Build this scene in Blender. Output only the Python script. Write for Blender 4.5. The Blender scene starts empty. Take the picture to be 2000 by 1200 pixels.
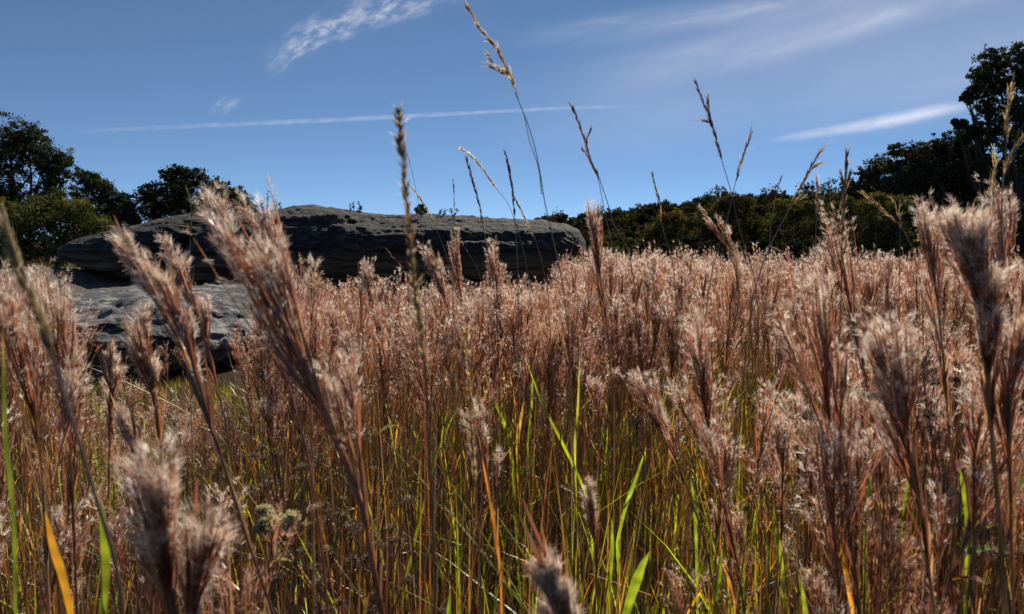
import bpy, math
import numpy as np
from mathutils import Vector

# ------------------------------------------------------------------ camera, sky, sun, exposure
sc = bpy.context.scene
C = bpy.context.scene.collection
FPX = 1557.0                     # focal length in pixels of the 2000 px wide photograph
EYE = 1.10                       # eye height above the ground
HORIZON = 475.0
PITCH = math.atan((600 - HORIZON) / FPX)
cam_d = bpy.data.cameras.new('camera')
cam = bpy.data.objects.new('camera', cam_d); C.objects.link(cam)
cam_d.sensor_width = 36.0; cam_d.lens = 36.0 * FPX / 2000.0
cam_d.clip_start = 0.05; cam_d.clip_end = 60000
cam.location = (0, 0, EYE)
cam.rotation_euler = (math.pi / 2 - PITCH, 0, 0)
cam_d.dof.use_dof = True; cam_d.dof.focus_distance = 2.6; cam_d.dof.aperture_fstop = 11.0
sc.camera = cam

SUN_AZ, SUN_EL = 22.0, 38.0      # degrees right of straight ahead, above the horizon
world = bpy.data.worlds.new("World"); sc.world = world; world.use_nodes = True
nt = world.node_tree; nt.nodes.clear()
sky = nt.nodes.new('ShaderNodeTexSky'); sky.sky_type = 'NISHITA'; sky.sun_disc = False
sky.sun_elevation = math.radians(SUN_EL); sky.sun_rotation = math.radians(SUN_AZ)
sky.altitude = 9000; sky.air_density = 1.0; sky.dust_density = 0.0; sky.ozone_density = 1.3
bg = nt.nodes.new('ShaderNodeBackground'); bg.inputs['Strength'].default_value = 0.116
wo = nt.nodes.new('ShaderNodeOutputWorld')
tint = nt.nodes.new('ShaderNodeVectorMath'); tint.operation = 'MULTIPLY'; tint.inputs[1].default_value = (0.67, 0.86, 1.0)
gam = nt.nodes.new('ShaderNodeGamma'); gam.inputs[1].default_value = 0.75
nt.links.new(sky.outputs[0], gam.inputs[0]); nt.links.new(gam.outputs[0], tint.inputs[0]); nt.links.new(tint.outputs[0], bg.inputs[0]); nt.links.new(bg.outputs[0], wo.inputs[0])
a, e = math.radians(SUN_AZ), math.radians(SUN_EL)
sun_dir = Vector((math.sin(a) * math.cos(e), math.cos(a) * math.cos(e), math.sin(e)))
sd = bpy.data.lights.new('sun', 'SUN'); sd.energy = 5.0; sd.angle = math.radians(0.5); sd.color = (1.0, 0.90, 0.77)
so = bpy.data.objects.new('sun', sd); C.objects.link(so); so.rotation_euler = sun_dir.to_track_quat('Z', 'Y').to_euler()
so.location = (5, 10, 20)
sc.view_settings.view_transform = 'Standard'; sc.view_settings.look = 'None'
sc.view_settings.gamma = 1.0; sc.view_settings.exposure = 0.48
sc.render.engine = 'CYCLES'
sc.cycles.max_bounces = 6; sc.cycles.diffuse_bounces = 1; sc.cycles.glossy_bounces = 2
sc.cycles.transmission_bounces = 4; sc.cycles.transparent_max_bounces = 8
sc.cycles.sample_clamp_indirect = 4.0
sc.cycles.use_denoising = True
try: sc.cycles.denoiser = 'OPENIMAGEDENOISE'; sc.cycles.denoising_prefilter = 'ACCURATE'
except Exception: pass

rng = np.random.default_rng(7)
CA, SA = math.cos(PITCH), math.sin(PITCH)

def at(px, py, Y):
    """the point at distance Y in front of the camera that the photograph shows at (px, py)"""
    dx, dz = (px - 1000) / FPX, -(py - 600) / FPX
    f = CA + dz * SA
    t = Y / f
    return np.array([dx * t, Y, EYE + t * (dz * CA - SA)])

def px_of(p):
    x, y, z = p[0], p[1], p[2] - EYE
    f = y * CA - z * SA; u = y * SA + z * CA
    return 1000 + FPX * x / f, 600 - FPX * u / f

# ------------------------------------------------------------------ geometry helpers
class G:
    def __init__(s): s.V = []; s.F = []; s.K = []; s.n = 0
    def add(s, V, F, K):
        s.V.append(V.reshape(-1, 3)); s.F.append(F.reshape(-1, 4) + s.n); s.K.append(K.reshape(-1, 3)); s.n += s.V[-1].shape[0]
    def arr(s):
        return np.concatenate(s.V), np.concatenate(s.F), np.concatenate(s.K)
    def empty(s): return s.n == 0

def mesh_of(name, V, F, K=None, smooth=False):
    me = bpy.data.meshes.new(name)
    me.vertices.add(len(V)); me.vertices.foreach_set('co', np.ascontiguousarray(V, dtype=np.float32).ravel())
    me.loops.add(F.size); me.loops.foreach_set('vertex_index', np.ascontiguousarray(F, dtype=np.int32).ravel())
    me.polygons.add(len(F)); k = F.shape[1]
    me.polygons.foreach_set('loop_start', np.arange(0, F.size, k, dtype=np.int32))
    me.polygons.foreach_set('loop_total', np.full(len(F), k, dtype=np.int32))
    if smooth: me.polygons.foreach_set('use_smooth', np.ones(len(F), dtype=bool))
    me.update(calc_edges=True)
    if K is not None:
        ca = me.attributes.new('tint', 'FLOAT_COLOR', 'POINT')
        ca.data.foreach_set('color', np.concatenate([K, np.ones((len(K), 1))], 1).astype(np.float32).ravel())
    return me

def obj(name, g, mat, parent=None, smooth=False, origin=None):
    V, F, K = g.arr() if isinstance(g, G) else g
    if origin is not None: V = V - np.asarray(origin)
    me = mesh_of(name, V, F, K, smooth)
    me.materials.append(mat)
    o = bpy.data.objects.new(name, me); C.objects.link(o)
    if parent: o.parent = parent
    if origin is not None and parent is None: o.location = origin
    return o

def tag(o, label=None, cat=None, group=None, kind=None):
    if label: o['label'] = label
    if cat: o['category'] = cat
    if group: o['group'] = group
    if kind: o['kind'] = kind
    return o

def thing(name, label, cat, loc, group=None):
    o = bpy.data.objects.new(name, None); C.objects.link(o); o.location = loc
    o.empty_display_size = 0.1
    return tag(o, label, cat, group)

def nrm(v): return v / np.maximum(np.linalg.norm(v, axis=-1, keepdims=True), 1e-9)

def ribbons(g, P, W, K, S=None, r=rng):
    n, k, _ = P.shape
    W = np.broadcast_to(W, (n, k))
    if S is None: S = nrm(np.cross(P[:, -1] - P[:, 0], r.normal(size=(n, 3))))
    off = S[:, None, :] * W[..., None] * 0.5
    V = np.stack([P - off, P + off], 2)               # n,k,2,3
    i = (np.arange(n)[:, None] * k + np.arange(k - 1)[None]) * 2
    F = np.stack([i, i + 1, i + 3, i + 2], -1)
    if K.ndim == 2: K = np.broadcast_to(K[:, None, :], (n, k, 3))
    g.add(V, F, np.repeat(K[:, :, None, :], 2, 2))

def tubes(g, P, R, K, s=5):
    n, k, _ = P.shape
    R = np.broadcast_to(R, (n, k))
    T = nrm(np.gradient(P, axis=1))
    ref = np.where(np.abs(T[:, :1, 2:3]) > 0.8, np.array([1.0, 0.1, 0]), np.array([0, 0, 1.0]))
    A = nrm(np.cross(T, np.broadcast_to(ref, T.shape))); B = np.cross(T, A)
    th = np.arange(s) * 2 * np.pi / s
    V = P[:, :, None] + R[:, :, None, None] * (A[:, :, None] * np.cos(th)[:, None] + B[:, :, None] * np.sin(th)[:, None])
    base = (np.arange(n)[:, None, None] * k + np.arange(k - 1)[None, :, None]) * s
    j = np.arange(s)[None, None]; j2 = (j + 1) % s
    F = np.stack([base + j, base + j2, base + s + j2, base + s + j], -1)
    if K.ndim == 2: K = np.broadcast_to(K[:, None, :], (n, k, 3))
    g.add(V, F, np.repeat(K[:, :, None, :], s, 2))

def spline(pts, n):
    """smooth curve through the points, n samples"""
    P = np.asarray(pts, float)
    if len(P) < 3:
        t = np.linspace(0, 1, n)[:, None]; return P[0] * (1 - t) + P[-1] * t
    d = np.r_[0, np.cumsum(np.linalg.norm(np.diff(P, axis=0), axis=1))]
    m = np.gradient(P, d, axis=0)
    s = np.linspace(0, d[-1], n); i = np.clip(np.searchsorted(d, s, 'right') - 1, 0, len(P) - 2)
    h = (d[i + 1] - d[i])[:, None]; t = ((s - d[i])[:, None]) / h
    return ((2*t**3 - 3*t**2 + 1) * P[i] + (t**3 - 2*t**2 + t) * h * m[i] + (-2*t**3 + 3*t**2) * P[i+1] + (t**3 - t**2) * h * m[i+1])

def hash3(i, j, k, seed):
    n = (i * 374761393 + j * 668265263 + k * 2147483647 + seed * 1274126177) & 0xffffffff
    n = ((n ^ (n >> 13)) * 1274126177) & 0xffffffff
    n = ((n ^ (n >> 16)) * 2246822519) & 0xffffffff
    return ((n ^ (n >> 15)) & 0xffff) / 65535.0 * 2 - 1

def vnoise(P, seed=0):
    P = np.asarray(P, float); f = np.floor(P); t = P - f; t = t * t * (3 - 2 * t); I = f.astype(np.int64)
    r = 0
    for a_ in (0, 1):
        for b_ in (0, 1):
            for c_ in (0, 1):
                w = (t[..., 0] if a_ else 1 - t[..., 0]) * (t[..., 1] if b_ else 1 - t[..., 1]) * (t[..., 2] if c_ else 1 - t[..., 2])
                r = r + w * hash3(I[..., 0] + a_, I[..., 1] + b_, I[..., 2] + c_, seed)
    return r

def fbm(P, o=4, seed=0, gain=0.5):
    r = 0; am = 1.0
    for q in range(o): r = r + am * vnoise(P * 2.03 ** q + q * 17.3, seed + q); am *= gain
    return r

def sstep(a_, b_, x): t = np.clip((x - a_) / (b_ - a_), 0, 1); return t * t * (3 - 2 * t)

# ------------------------------------------------------------------ materials
def new_mat(name):
    m = bpy.data.materials.new(name); m.use_nodes = True
    t = m.node_tree; t.nodes.clear()
    return m, t, t.nodes.new('ShaderNodeOutputMaterial')

def plant_mat(name, trans=0.45, gloss=0.06, rough=0.45, nscale=30.0, var=0.35, tmul=(1.15, 1.1, 0.8)):
    """base colour comes from the plant's own tint, varied by a noise; part of the light passes through"""
    m, t, out = new_mat(name); N = t.nodes.new; L = t.links.new
    at_ = N('ShaderNodeAttribute'); at_.attribute_name = 'tint'
    tc = N('ShaderNodeTexCoord'); no = N('ShaderNodeTexNoise'); no.inputs['Scale'].default_value = nscale; no.inputs['Detail'].default_value = 2
    L(tc.outputs['Object'], no.inputs['Vector'])
    mr = N('ShaderNodeMapRange'); mr.inputs[1].default_value = 0.3; mr.inputs[2].default_value = 0.7
    mr.inputs[3].default_value = 1 - var; mr.inputs[4].default_value = 1 + var; L(no.outputs['Fac'], mr.inputs[0])
    vm = N('ShaderNodeVectorMath'); vm.operation = 'SCALE'; L(at_.outputs['Color'], vm.inputs[0]); L(mr.outputs[0], vm.inputs['Scale'])
    di = N('ShaderNodeBsdfDiffuse'); L(vm.outputs[0], di.inputs['Color'])
    tm = N('ShaderNodeVectorMath'); tm.operation = 'MULTIPLY'; tm.inputs[1].default_value = tmul; L(vm.outputs[0], tm.inputs[0])
    tr = N('ShaderNodeBsdfTranslucent'); L(tm.outputs[0], tr.inputs['Color'])
    mx = N('ShaderNodeMixShader'); mx.inputs[0].default_value = trans; L(di.outputs[0], mx.inputs[1]); L(tr.outputs[0], mx.inputs[2])
    gl = N('ShaderNodeBsdfGlossy'); gl.inputs['Roughness'].default_value = rough; gl.inputs['Color'].default_value = (0.9, 0.9, 0.85, 1)
    m2 = N('ShaderNodeMixShader'); m2.inputs[0].default_value = gloss; L(mx.outputs[0], m2.inputs[1]); L(gl.outputs[0], m2.inputs[2])
    L(m2.outputs[0], out.inputs[0])
    return m

M_PLUME = plant_mat('plume_hair', 0.62, 0.07, 0.32, 60, 0.2, (1.08, 1.04, 0.98))
M_STEM = plant_mat('dry_stem', 0.30, 0.07, 0.35, 25, 0.4)
M_LEAF = plant_mat('grass_leaf', 0.55, 0.04, 0.45, 30, 0.45, (1.75, 1.65, 0.6))
M_WEED = plant_mat('weed_leaf', 0.5, 0.015, 0.6, 60, 0.4, (1.35, 1.3, 0.5))
M_TREE = plant_mat('tree_leaf', 0.25, 0.012, 0.7, 0.9, 0.5, (1.3, 1.3, 0.6))
M_BARK = plant_mat('bark', 0.0, 0.02, 0.7, 8, 0.4)
M_SEED = plant_mat('seed_husk', 0.75, 0.05, 0.5, 80, 0.3)

def ramp(t, fac, stops):
    cr = t.nodes.new('ShaderNodeValToRGB'); e_ = cr.color_ramp.elements
    while len(e_) < len(stops): e_.new(0.5)
    for el, (p, c) in zip(e_, stops): el.position = p; el.color = (*c, 1)
    t.links.new(fac, cr.inputs[0]); return cr

def rock_mat(name, dark, mid, light, brown, zlo, zhi, bump=0.6):
    m, t, out = new_mat(name); N = t.nodes.new; L = t.links.new
    tc = N('ShaderNodeTexCoord'); geo = N('ShaderNodeNewGeometry')
    n1 = N('ShaderNodeTexNoise'); n1.inputs['Scale'].default_value = 7.0; n1.inputs['Detail'].default_value = 9; n1.inputs['Roughness'].default_value = 0.68
    m1 = N('ShaderNodeMapping'); m1.inputs['Scale'].default_value = (0.6, 0.6, 1.7); L(geo.outputs['Position'], m1.inputs[0]); L(m1.outputs[0], n1.inputs['Vector'])
    r1 = ramp(t, n1.outputs['Fac'], [(0.32, dark), (0.5, mid), (0.62, light), (0.75, mid)])
    n2 = N('ShaderNodeTexVoronoi'); n2.inputs['Scale'].default_value = 14.0; L(geo.outputs['Position'], n2.inputs['Vector'])
    n3 = N('ShaderNodeTexNoise'); n3.inputs['Scale'].default_value = 45.0; n3.inputs['Detail'].default_value = 4; L(geo.outputs['Position'], n3.inputs['Vector'])
    # weathered brown layers low on the stone
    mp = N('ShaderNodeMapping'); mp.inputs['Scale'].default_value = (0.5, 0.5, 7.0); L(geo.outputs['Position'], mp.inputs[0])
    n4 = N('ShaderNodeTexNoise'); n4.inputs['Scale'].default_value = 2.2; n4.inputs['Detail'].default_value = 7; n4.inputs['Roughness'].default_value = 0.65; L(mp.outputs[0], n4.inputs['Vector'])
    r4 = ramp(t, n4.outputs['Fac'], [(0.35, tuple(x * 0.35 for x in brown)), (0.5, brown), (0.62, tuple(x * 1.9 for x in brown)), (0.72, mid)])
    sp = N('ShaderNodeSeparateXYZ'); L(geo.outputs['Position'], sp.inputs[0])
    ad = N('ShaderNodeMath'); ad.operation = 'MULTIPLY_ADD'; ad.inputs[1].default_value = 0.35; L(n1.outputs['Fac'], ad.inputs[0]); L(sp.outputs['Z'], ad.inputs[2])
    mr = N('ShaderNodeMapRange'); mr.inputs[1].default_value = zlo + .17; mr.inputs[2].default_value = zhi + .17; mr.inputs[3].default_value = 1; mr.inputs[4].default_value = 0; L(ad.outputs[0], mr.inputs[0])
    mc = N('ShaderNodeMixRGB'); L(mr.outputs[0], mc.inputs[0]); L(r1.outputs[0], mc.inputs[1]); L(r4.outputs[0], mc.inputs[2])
    pr = N('ShaderNodeBsdfPrincipled'); pr.inputs['Roughness'].default_value = 0.85; L(mc.outputs[0], pr.inputs['Base Color'])
    pr.inputs['Specular IOR Level'].default_value = 0.3
    s1 = N('ShaderNodeMath'); s1.operation = 'MULTIPLY_ADD'; s1.inputs[1].default_value = 0.35; L(n3.outputs['Fac'], s1.inputs[0]); L(n1.outputs['Fac'], s1.inputs[2])
    s2 = N('ShaderNodeMath'); s2.operation = 'MULTIPLY_ADD'; s2.inputs[1].default_value = 0.10; L(n2.outputs['Distance'], s2.inputs[0]); L(s1.outputs[0], s2.inputs[2])
    s3 = N('ShaderNodeMath'); s3.operation = 'MULTIPLY_ADD'; s3.inputs[1].default_value = 0.9; L(n4.outputs['Fac'], s3.inputs[0]); L(s2.outputs[0], s3.inputs[2])
    bp = N('ShaderNodeBump'); bp.inputs['Strength'].default_value = bump; bp.inputs['Distance'].default_value = 0.16; L(s3.outputs[0], bp.inputs['Height'])
    L(bp.outputs[0], pr.inputs['Normal']); L(pr.outputs[0], out.inputs[0])
    return m

def ground_mat():
    m, t, out = new_mat('ground_soil'); N = t.nodes.new; L = t.links.new
    geo = N('ShaderNodeNewGeometry')
    n1 = N('ShaderNodeTexNoise'); n1.inputs['Scale'].default_value = 0.7; n1.inputs['Detail'].default_value = 10; n1.inputs['Roughness'].default_value = 0.7; L(geo.outputs['Position'], n1.inputs['Vector'])
    r1 = ramp(t, n1.outputs['Fac'], [(0.3, (0.03, 0.022, 0.016)), (0.5, (0.06, 0.045, 0.03)), (0.65, (0.10, 0.08, 0.045)), (0.8, (0.05, 0.055, 0.025))])
    n2 = N('ShaderNodeTexNoise'); n2.inputs['Scale'].default_value = 40; n2.inputs['Detail'].default_value = 6; L(geo.outputs['Position'], n2.inputs['Vector'])
    bp = N('ShaderNodeBump'); bp.inputs['Strength'].default_value = 0.8; bp.inputs['Distance'].default_value = 0.05; L(n2.outputs['Fac'], bp.inputs['Height'])
    pr = N('ShaderNodeBsdfPrincipled'); pr.inputs['Roughness'].default_value = 0.95; pr.inputs['Specular IOR Level'].default_value = 0.0; L(r1.outputs[0], pr.inputs['Base Color']); L(bp.outputs[0], pr.inputs['Normal'])
    L(pr.outputs[0], out.inputs[0]); return m

# ------------------------------------------------------------------ ground and hill
SKY = np.array([(-3000, 475), (900, 474), (1000, 462), (1050, 448), (1100, 446), (1150, 436), (1200, 427), (1250, 425), (1300, 420), (1350, 418),
                (1390, 406), (1440, 400), (1480, 404), (1540, 400), (1600, 400), (1660, 396), (1720, 392), (1850, 385), (2300, 375), (5000, 420)], float)
def terrain(x, y):
    y = np.maximum(y, 1.0)
    p = 1000 + FPX * x / y / 1.0
    sl = np.interp(p, SKY[:, 0], SKY[:, 1])
    H = (HORIZON - sl) / FPX * 210.0 + (sl < 470) * 1.1
    h = H * sstep(60, 210, y)
    h = h + 0.04 * vnoise(np.stack([x * 0.7, y * 0.7, 0 * x], -1), 3) * sstep(2, 6, y)
    return h
ys = np.r_[np.linspace(-30, 30, 91), np.geomspace(31, 3500, 90)]
us = np.linspace(-1, 1, 181)
YY, UU = np.meshgrid(ys, us, indexing='ij')
XX = UU * (np.maximum(YY, 0) * 1.4 + 35)
ZZ = np.where(YY > 0, terrain(XX, YY), 0)
nv_, nu_ = YY.shape
idx = np.arange(nv_ * nu_).reshape(nv_, nu_)
Fg = np.stack([idx[:-1, :-1], idx[:-1, 1:], idx[1:, 1:], idx[1:, :-1]], -1).reshape(-1, 4)
gr = obj('ground', (np.stack([XX, YY, ZZ], -1).reshape(-1, 3), Fg, None), ground_mat(), smooth=True)
tag(gr, kind='structure')

# ------------------------------------------------------------------ boulders
def boulder(name, label, top, bot, D, thick, mat, nu=420, nv=200, e_=0.72, rough=0.05, under=0.25, seed=1, lumps=0.12, groove=None, sink=0.15, crest=0.35, flat=0.5, ledges=()):
    top = np.array(top, float); bot = np.array(bot, float)
    x0, x1 = top[0, 0], top[-1, 0]
    u = np.linspace(0, 1, nu); u = 0.5 - 0.5 * np.cos(np.pi * u)
    px = x0 + (x1 - x0) * u
    pt = np.interp(px, top[:, 0], top[:, 1]); pb = np.interp(px, bot[:, 0], bot[:, 1])
    k = np.ones(9) / 9; pad = lambda v: np.convolve(np.r_[np.full(4, v[0]), v, np.full(4, v[-1])], k, 'valid')
    pt, pb = pad(pt), pad(pb)
    end = np.power(np.clip(1 - np.abs(2 * u - 1) ** 5, 0, 1), 0.5)
    X = np.zeros(nu); Zt = np.zeros(nu); Zb = np.zeros(nu)
    for i in range(nu):
        yc_ = D + thick * (0.5 - (0.5 - crest) * end[i])
        q = at(px[i], pt[i], yc_); X[i] = q[0]; Zt[i] = q[2]
        Zb[i] = at(px[i], pb[i], D + 0.1 * thick)[2]
    Zb = np.minimum(Zb, Zt - 0.02)
    ph = np.linspace(0, 2 * np.pi, nv, endpoint=False)
    c, s = np.cos(ph), np.sin(ph)
    cc = np.sign(c) * np.abs(c) ** e_; ss = np.sign(s) * np.abs(s) ** e_
    zc = (Zt * (1 - flat) + Zb * flat); up = Zt - zc; dn = zc - Zb
    hw = thick * 0.5 * end + 0.02
    yc = D + thick * 0.5
    Y = yc + hw[:, None] * cc[None]
    Z = zc[:, None] + np.where(ss[None] > 0, up[:, None], dn[:, None]) * ss[None]
    Xg = np.repeat(X[:, None], nv, 1)
    Xg = (Xg - X.mean()) * (Y / (D + thick * crest)) ** 0.35 + X.mean()
    P = np.stack([Xg, Y, Z], -1)
    nr = np.stack([0.25 * (u * 2 - 1)[:, None] ** 3 + 0 * Y, cc[None] + 0 * Y, ss[None] + 0 * Y], -1); nr = nrm(nr)
    low = sstep(0.05, -0.35, (Z - zc[:, None]) / np.maximum(dn[:, None], 0.05))
    d = lumps * fbm(P * 0.7, 3, seed) + rough * fbm(P * 3.3, 4, seed + 9, 0.62)
    pits = np.maximum(0, vnoise(P * 7.0, seed + 30)) ** 2 * rough * 1.2
    strata = fbm(np.stack([P[..., 0] * 0.35, P[..., 1] * 0.35, P[..., 2] * 9.0], -1), 3, seed + 21)
    d = d - pits * .25 + rough * .45 * fbm(P * 11.0, 3, seed + 77) + (.35 + .65 * low) * strata * 0.11 * end[:, None]
    P = P + nr * d[..., None] * np.minimum(1, end[:, None, None] + 0.15)
    P[..., 1] += low * under * end[:, None] * (cc[None] < 0)
    if ledges:
        zz = P[..., 2] + .05 * fbm(np.stack([P[..., 0] * .8, P[..., 1] * .3, P[..., 2] * 0], -1), 3, seed + 50)
        for zl, dp in ledges:
            P[..., 1] += dp * end[:, None] * sstep(zl + .02, zl - .03, zz) * (cc[None] < -.1) * (1 + .4 * vnoise(P * 1.1, seed + 51))
    if groove is not None:
        gx, gw, gd, tilt = groove
        g_ = np.exp(-((P[..., 0] - gx - tilt * (P[..., 2] - 1.0)) / gw) ** 2)
        P[..., 1] += g_ * gd * (cc[None] < 0.3); P[..., 2] -= g_ * gd * 0.06
    if sink: P[..., 2] = np.where(P[..., 2] < 0.0, P[..., 2] - sink, P[..., 2])
    i = np.arange(nu - 1)[:, None] * nv; j = np.arange(nv)[None]; j2 = (j + 1) % nv
    F = np.stack([i + j, i + nv + j, i + nv + j2, i + j2], -1).reshape(-1, 4)
    V = P.reshape(-1, 3)
    caps = []
    for r0 in (0, (nu - 1) * nv):
        cidx = len(V); V = np.concatenate([V, P.reshape(-1, 3)[r0:r0 + nv].mean(0)[None]])
        jj = np.arange(0, nv, 2); a0 = r0 + jj; a1 = r0 + (jj + 1) % nv; a2 = r0 + (jj + 2) % nv
        q = np.stack([np.full_like(a0, cidx), a0, a1, a2], -1)
        caps.append(q if r0 == 0 else q[:, ::-1])
    F = np.concatenate([F] + caps)
    cen = np.array([X.mean(), yc, 0.0])
    o = obj(name, (V, F, None), mat, smooth=True, origin=cen)
    return tag(o, label, 'boulder')

M_ROCK = rock_mat('weathered_granite', (0.016, 0.015, 0.016), (0.04, 0.037, 0.036), (0.12, 0.112, 0.105), (0.24, 0.16, 0.095), 0.72, 0.95, 1.0)
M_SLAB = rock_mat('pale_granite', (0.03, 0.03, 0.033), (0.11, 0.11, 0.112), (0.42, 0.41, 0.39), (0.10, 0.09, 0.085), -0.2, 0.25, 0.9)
M_SHELF = rock_mat('brown_granite', (0.05, 0.04, 0.03), (0.11, 0.09, 0.07), (0.2, 0.17, 0.14), (0.10, 0.07, 0.045), -0.5, -0.2, 0.8)

boulder('boulder', 'long low dark grey boulder with undercut brown layers, stretching across the middle behind the grass',
        [(124, 500), (135, 480), (180, 461), (240, 447), (300, 431), (350, 420), (420, 417), (500, 420), (540, 414), (565, 405), (610, 405), (660, 409), (700, 413), (750, 421), (830, 421), (900, 422), (960, 427), (1010, 432), (1060, 437), (1100, 440), (1125, 450), (1137, 474)],
        [(124, 506), (160, 528), (200, 545), (270, 566), (330, 582), (420, 600), (600, 612), (900, 600), (1050, 580), (1100, 545), (1137, 500)],
        14.0, 4.2, M_ROCK, nu=640, nv=320, under=0.22, seed=4, lumps=0.05, rough=0.026, groove=(-6.1, 0.22, 0.85, 0.6), flat=0.55, ledges=((.95, .12), (.78, .10), (.60, .16), (.45, .12)))
boulder('slab', 'low pale grey granite slab with a lit top and dark rough face at left behind the near stalks',
        [(-90, 620), (0, 602), (60, 594), (110, 586), (170, 577), (240, 573), (320, 572), (400, 566), (450, 572), (490, 586), (540, 600), (600, 630)],
        [(-90, 700), (60, 800), (300, 830), (450, 800), (600, 700)],
        5.7, 4.6, M_SLAB, nu=520, nv=260, under=0.15, seed=14, lumps=0.05, rough=0.032, crest=0.5, e_=0.72, ledges=((.42, .10), (.30, .14), (.15, .10)), flat=.6)
boulder('slab', 'wide flat brownish granite shelf under the left end of the long boulder',
        [(-260, 560), (-150, 545), (0, 533), (120, 530), (220, 545), (400, 560), (600, 572), (800, 574), (950, 570), (1040, 574), (1090, 590)],
        [(-260, 600), (0, 620), (600, 640), (1090, 620)],
        10.2, 9.0, M_SHELF, nu=420, nv=160, under=0.0, seed=24, lumps=0.05, rough=0.03, crest=0.5, e_=0.7)

# ------------------------------------------------------------------ trees and shrubs
def pal(r, n, cols, w=None, j=0.25):
    c = np.array(cols)[r.choice(len(cols), n, p=w)]
    return c * (1 + j * r.uniform(-1, 1, (n, 1)))

OAK = [(0.028, 0.036, 0.014), (0.04, 0.048, 0.018), (0.06, 0.062, 0.022)]
OLIVE = [(0.10, 0.11, 0.035), (0.075, 0.09, 0.03), (0.13, 0.12, 0.04)]
GOLD = [(0.16, 0.125, 0.035), (0.12, 0.105, 0.035), (0.08, 0.08, 0.03), (0.17, 0.105, 0.04)]
RUST = [(0.06, 0.05, 0.025), (0.045, 0.05, 0.02), (0.09, 0.06, 0.03)]

def tree(name, label, cat, D, base, blobs, cols, leaf=0.09, dens=1.0, seed=0, trunk_r=0.16, group=None, twigs=0, sub=0.165, spike=0.0):
    r = np.random.default_rng(seed + 100)
    b0 = at(base[0], 480, D); b0[2] = terrain(np.array([b0[0]]), np.array([D]))[0]
    t = thing(name, label, cat, b0, group)
    fol = G(); bark = G(); s_px = D / FPX
    cen = []
    for (x, y, rp) in blobs:
        R = rp * s_px * 1.08
        c = at(x, y, D + r.uniform(-0.7, 0.7) * max(R, 1.0) * 0.8)
        cen.append((c, R))
        ns = max(8, int(44 * dens))
        dirs = nrm(r.normal(size=(ns, 3))); rad = R * (0.25 + 0.92 * r.random((ns, 1)) ** 0.6)
        sc_ = c + dirs * rad * np.array([1, 1, 0.88])
        if spike: sc_ = np.concatenate([sc_, c + nrm(r.normal(size=(ns // 2, 3)) + [0, 0, .6]) * R * r.uniform(1.0, 1.0 + spike, (ns // 2, 1))])
        nl = max(10, int(52 * dens * (R / 0.9) ** 1.0 * (0.09 / leaf) ** 0.9))
        S = sub * R * r.uniform(0.5, 1.35, (len(sc_), 1, 1))
        P = sc_[:, None, :] + r.normal(size=(len(sc_), nl, 3)) * S * np.array([1.1, 1.1, 0.7])
        K = np.repeat(pal(r, len(sc_), cols)[:, None], nl, 1)
        P = P.reshape(-1, 3); n = len(P); K = K.reshape(-1, 3) * (1 + .35 * r.uniform(-1, 1, (n, 1)))
        d = nrm(r.normal(size=(n, 3)) + [0, 0, .2]); ln = leaf * r.uniform(0.6, 1.5, (n, 1))
        PP = np.stack([P - d * ln * .5, P, P + d * ln * .5], 1)
        ribbons(fol, PP, ln * np.array([[0.25, 0.7, 0.12]]), K, r=r)
        # twigs from the blob's centre to some of its clumps
        kk = sc_[:: 3]
        mid = (c + kk) / 2 + r.normal(size=kk.shape) * R * 0.08
        tubes(bark, np.stack([np.repeat(c[None], len(kk), 0), mid, kk], 1), np.array([[0.022, 0.014, 0.006]]) * max(0.6, D / 38) , np.full((len(kk), 3), 0.05), 3)
    # limbs from the trunk to each blob
    top = np.mean([c for c, _ in cen], 0)
    fork = b0 + (top - b0) * 0.38 + [0, 0, 0.1]
    tr = spline([b0 - [0, 0, .1], (b0 + fork) / 2 + [r.uniform(-.1, .1), 0, 0], fork], 8)
    tubes(bark, tr[None], np.linspace(trunk_r * 1.25, trunk_r * .8, 8)[None], np.array([[0.06, 0.05, 0.042]]), 8)
    for c, R in cen:
        m1 = fork * 0.6 + c * 0.4 + r.normal(size=3) * 0.15 * np.linalg.norm(c - fork) * [1, 1, .5]
        L_ = spline([fork, m1, c, c + nrm(c - fork) * R * .5], 9)
        w = trunk_r * 0.45
        tubes(bark, L_[None], np.linspace(w, 0.012, 9)[None], np.array([[0.05, 0.042, 0.036]]), 5)
    if twigs:
        for _ in range(twigs):
            c, R = cen[r.integers(len(cen))]
            d = nrm(r.normal(size=3) + [0, -.2, 1.1]); p1 = c + d * R * r.uniform(1.0, 1.9)
            tubes(bark, spline([c, (c + p1) / 2 + r.normal(size=3) * .12, p1], 6)[None], np.linspace(0.02, 0.006, 6)[None], np.array([[0.07, 0.06, 0.05]]), 3)
            for q in range(4):
                s_ = c + (p1 - c) * r.uniform(.4, .95); e2 = s_ + nrm(d + r.normal(size=3) * .7) * .35
                tubes(bark, np.stack([s_, (s_ + e2) / 2, e2])[None], np.array([[0.009, 0.007, 0.004]]), np.array([[0.07, 0.06, 0.05]]), 3)
    obj('trunk', bark, M_BARK, t, origin=b0)
    obj('crown', fol, M_TREE, t, origin=b0)
    return t

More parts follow.
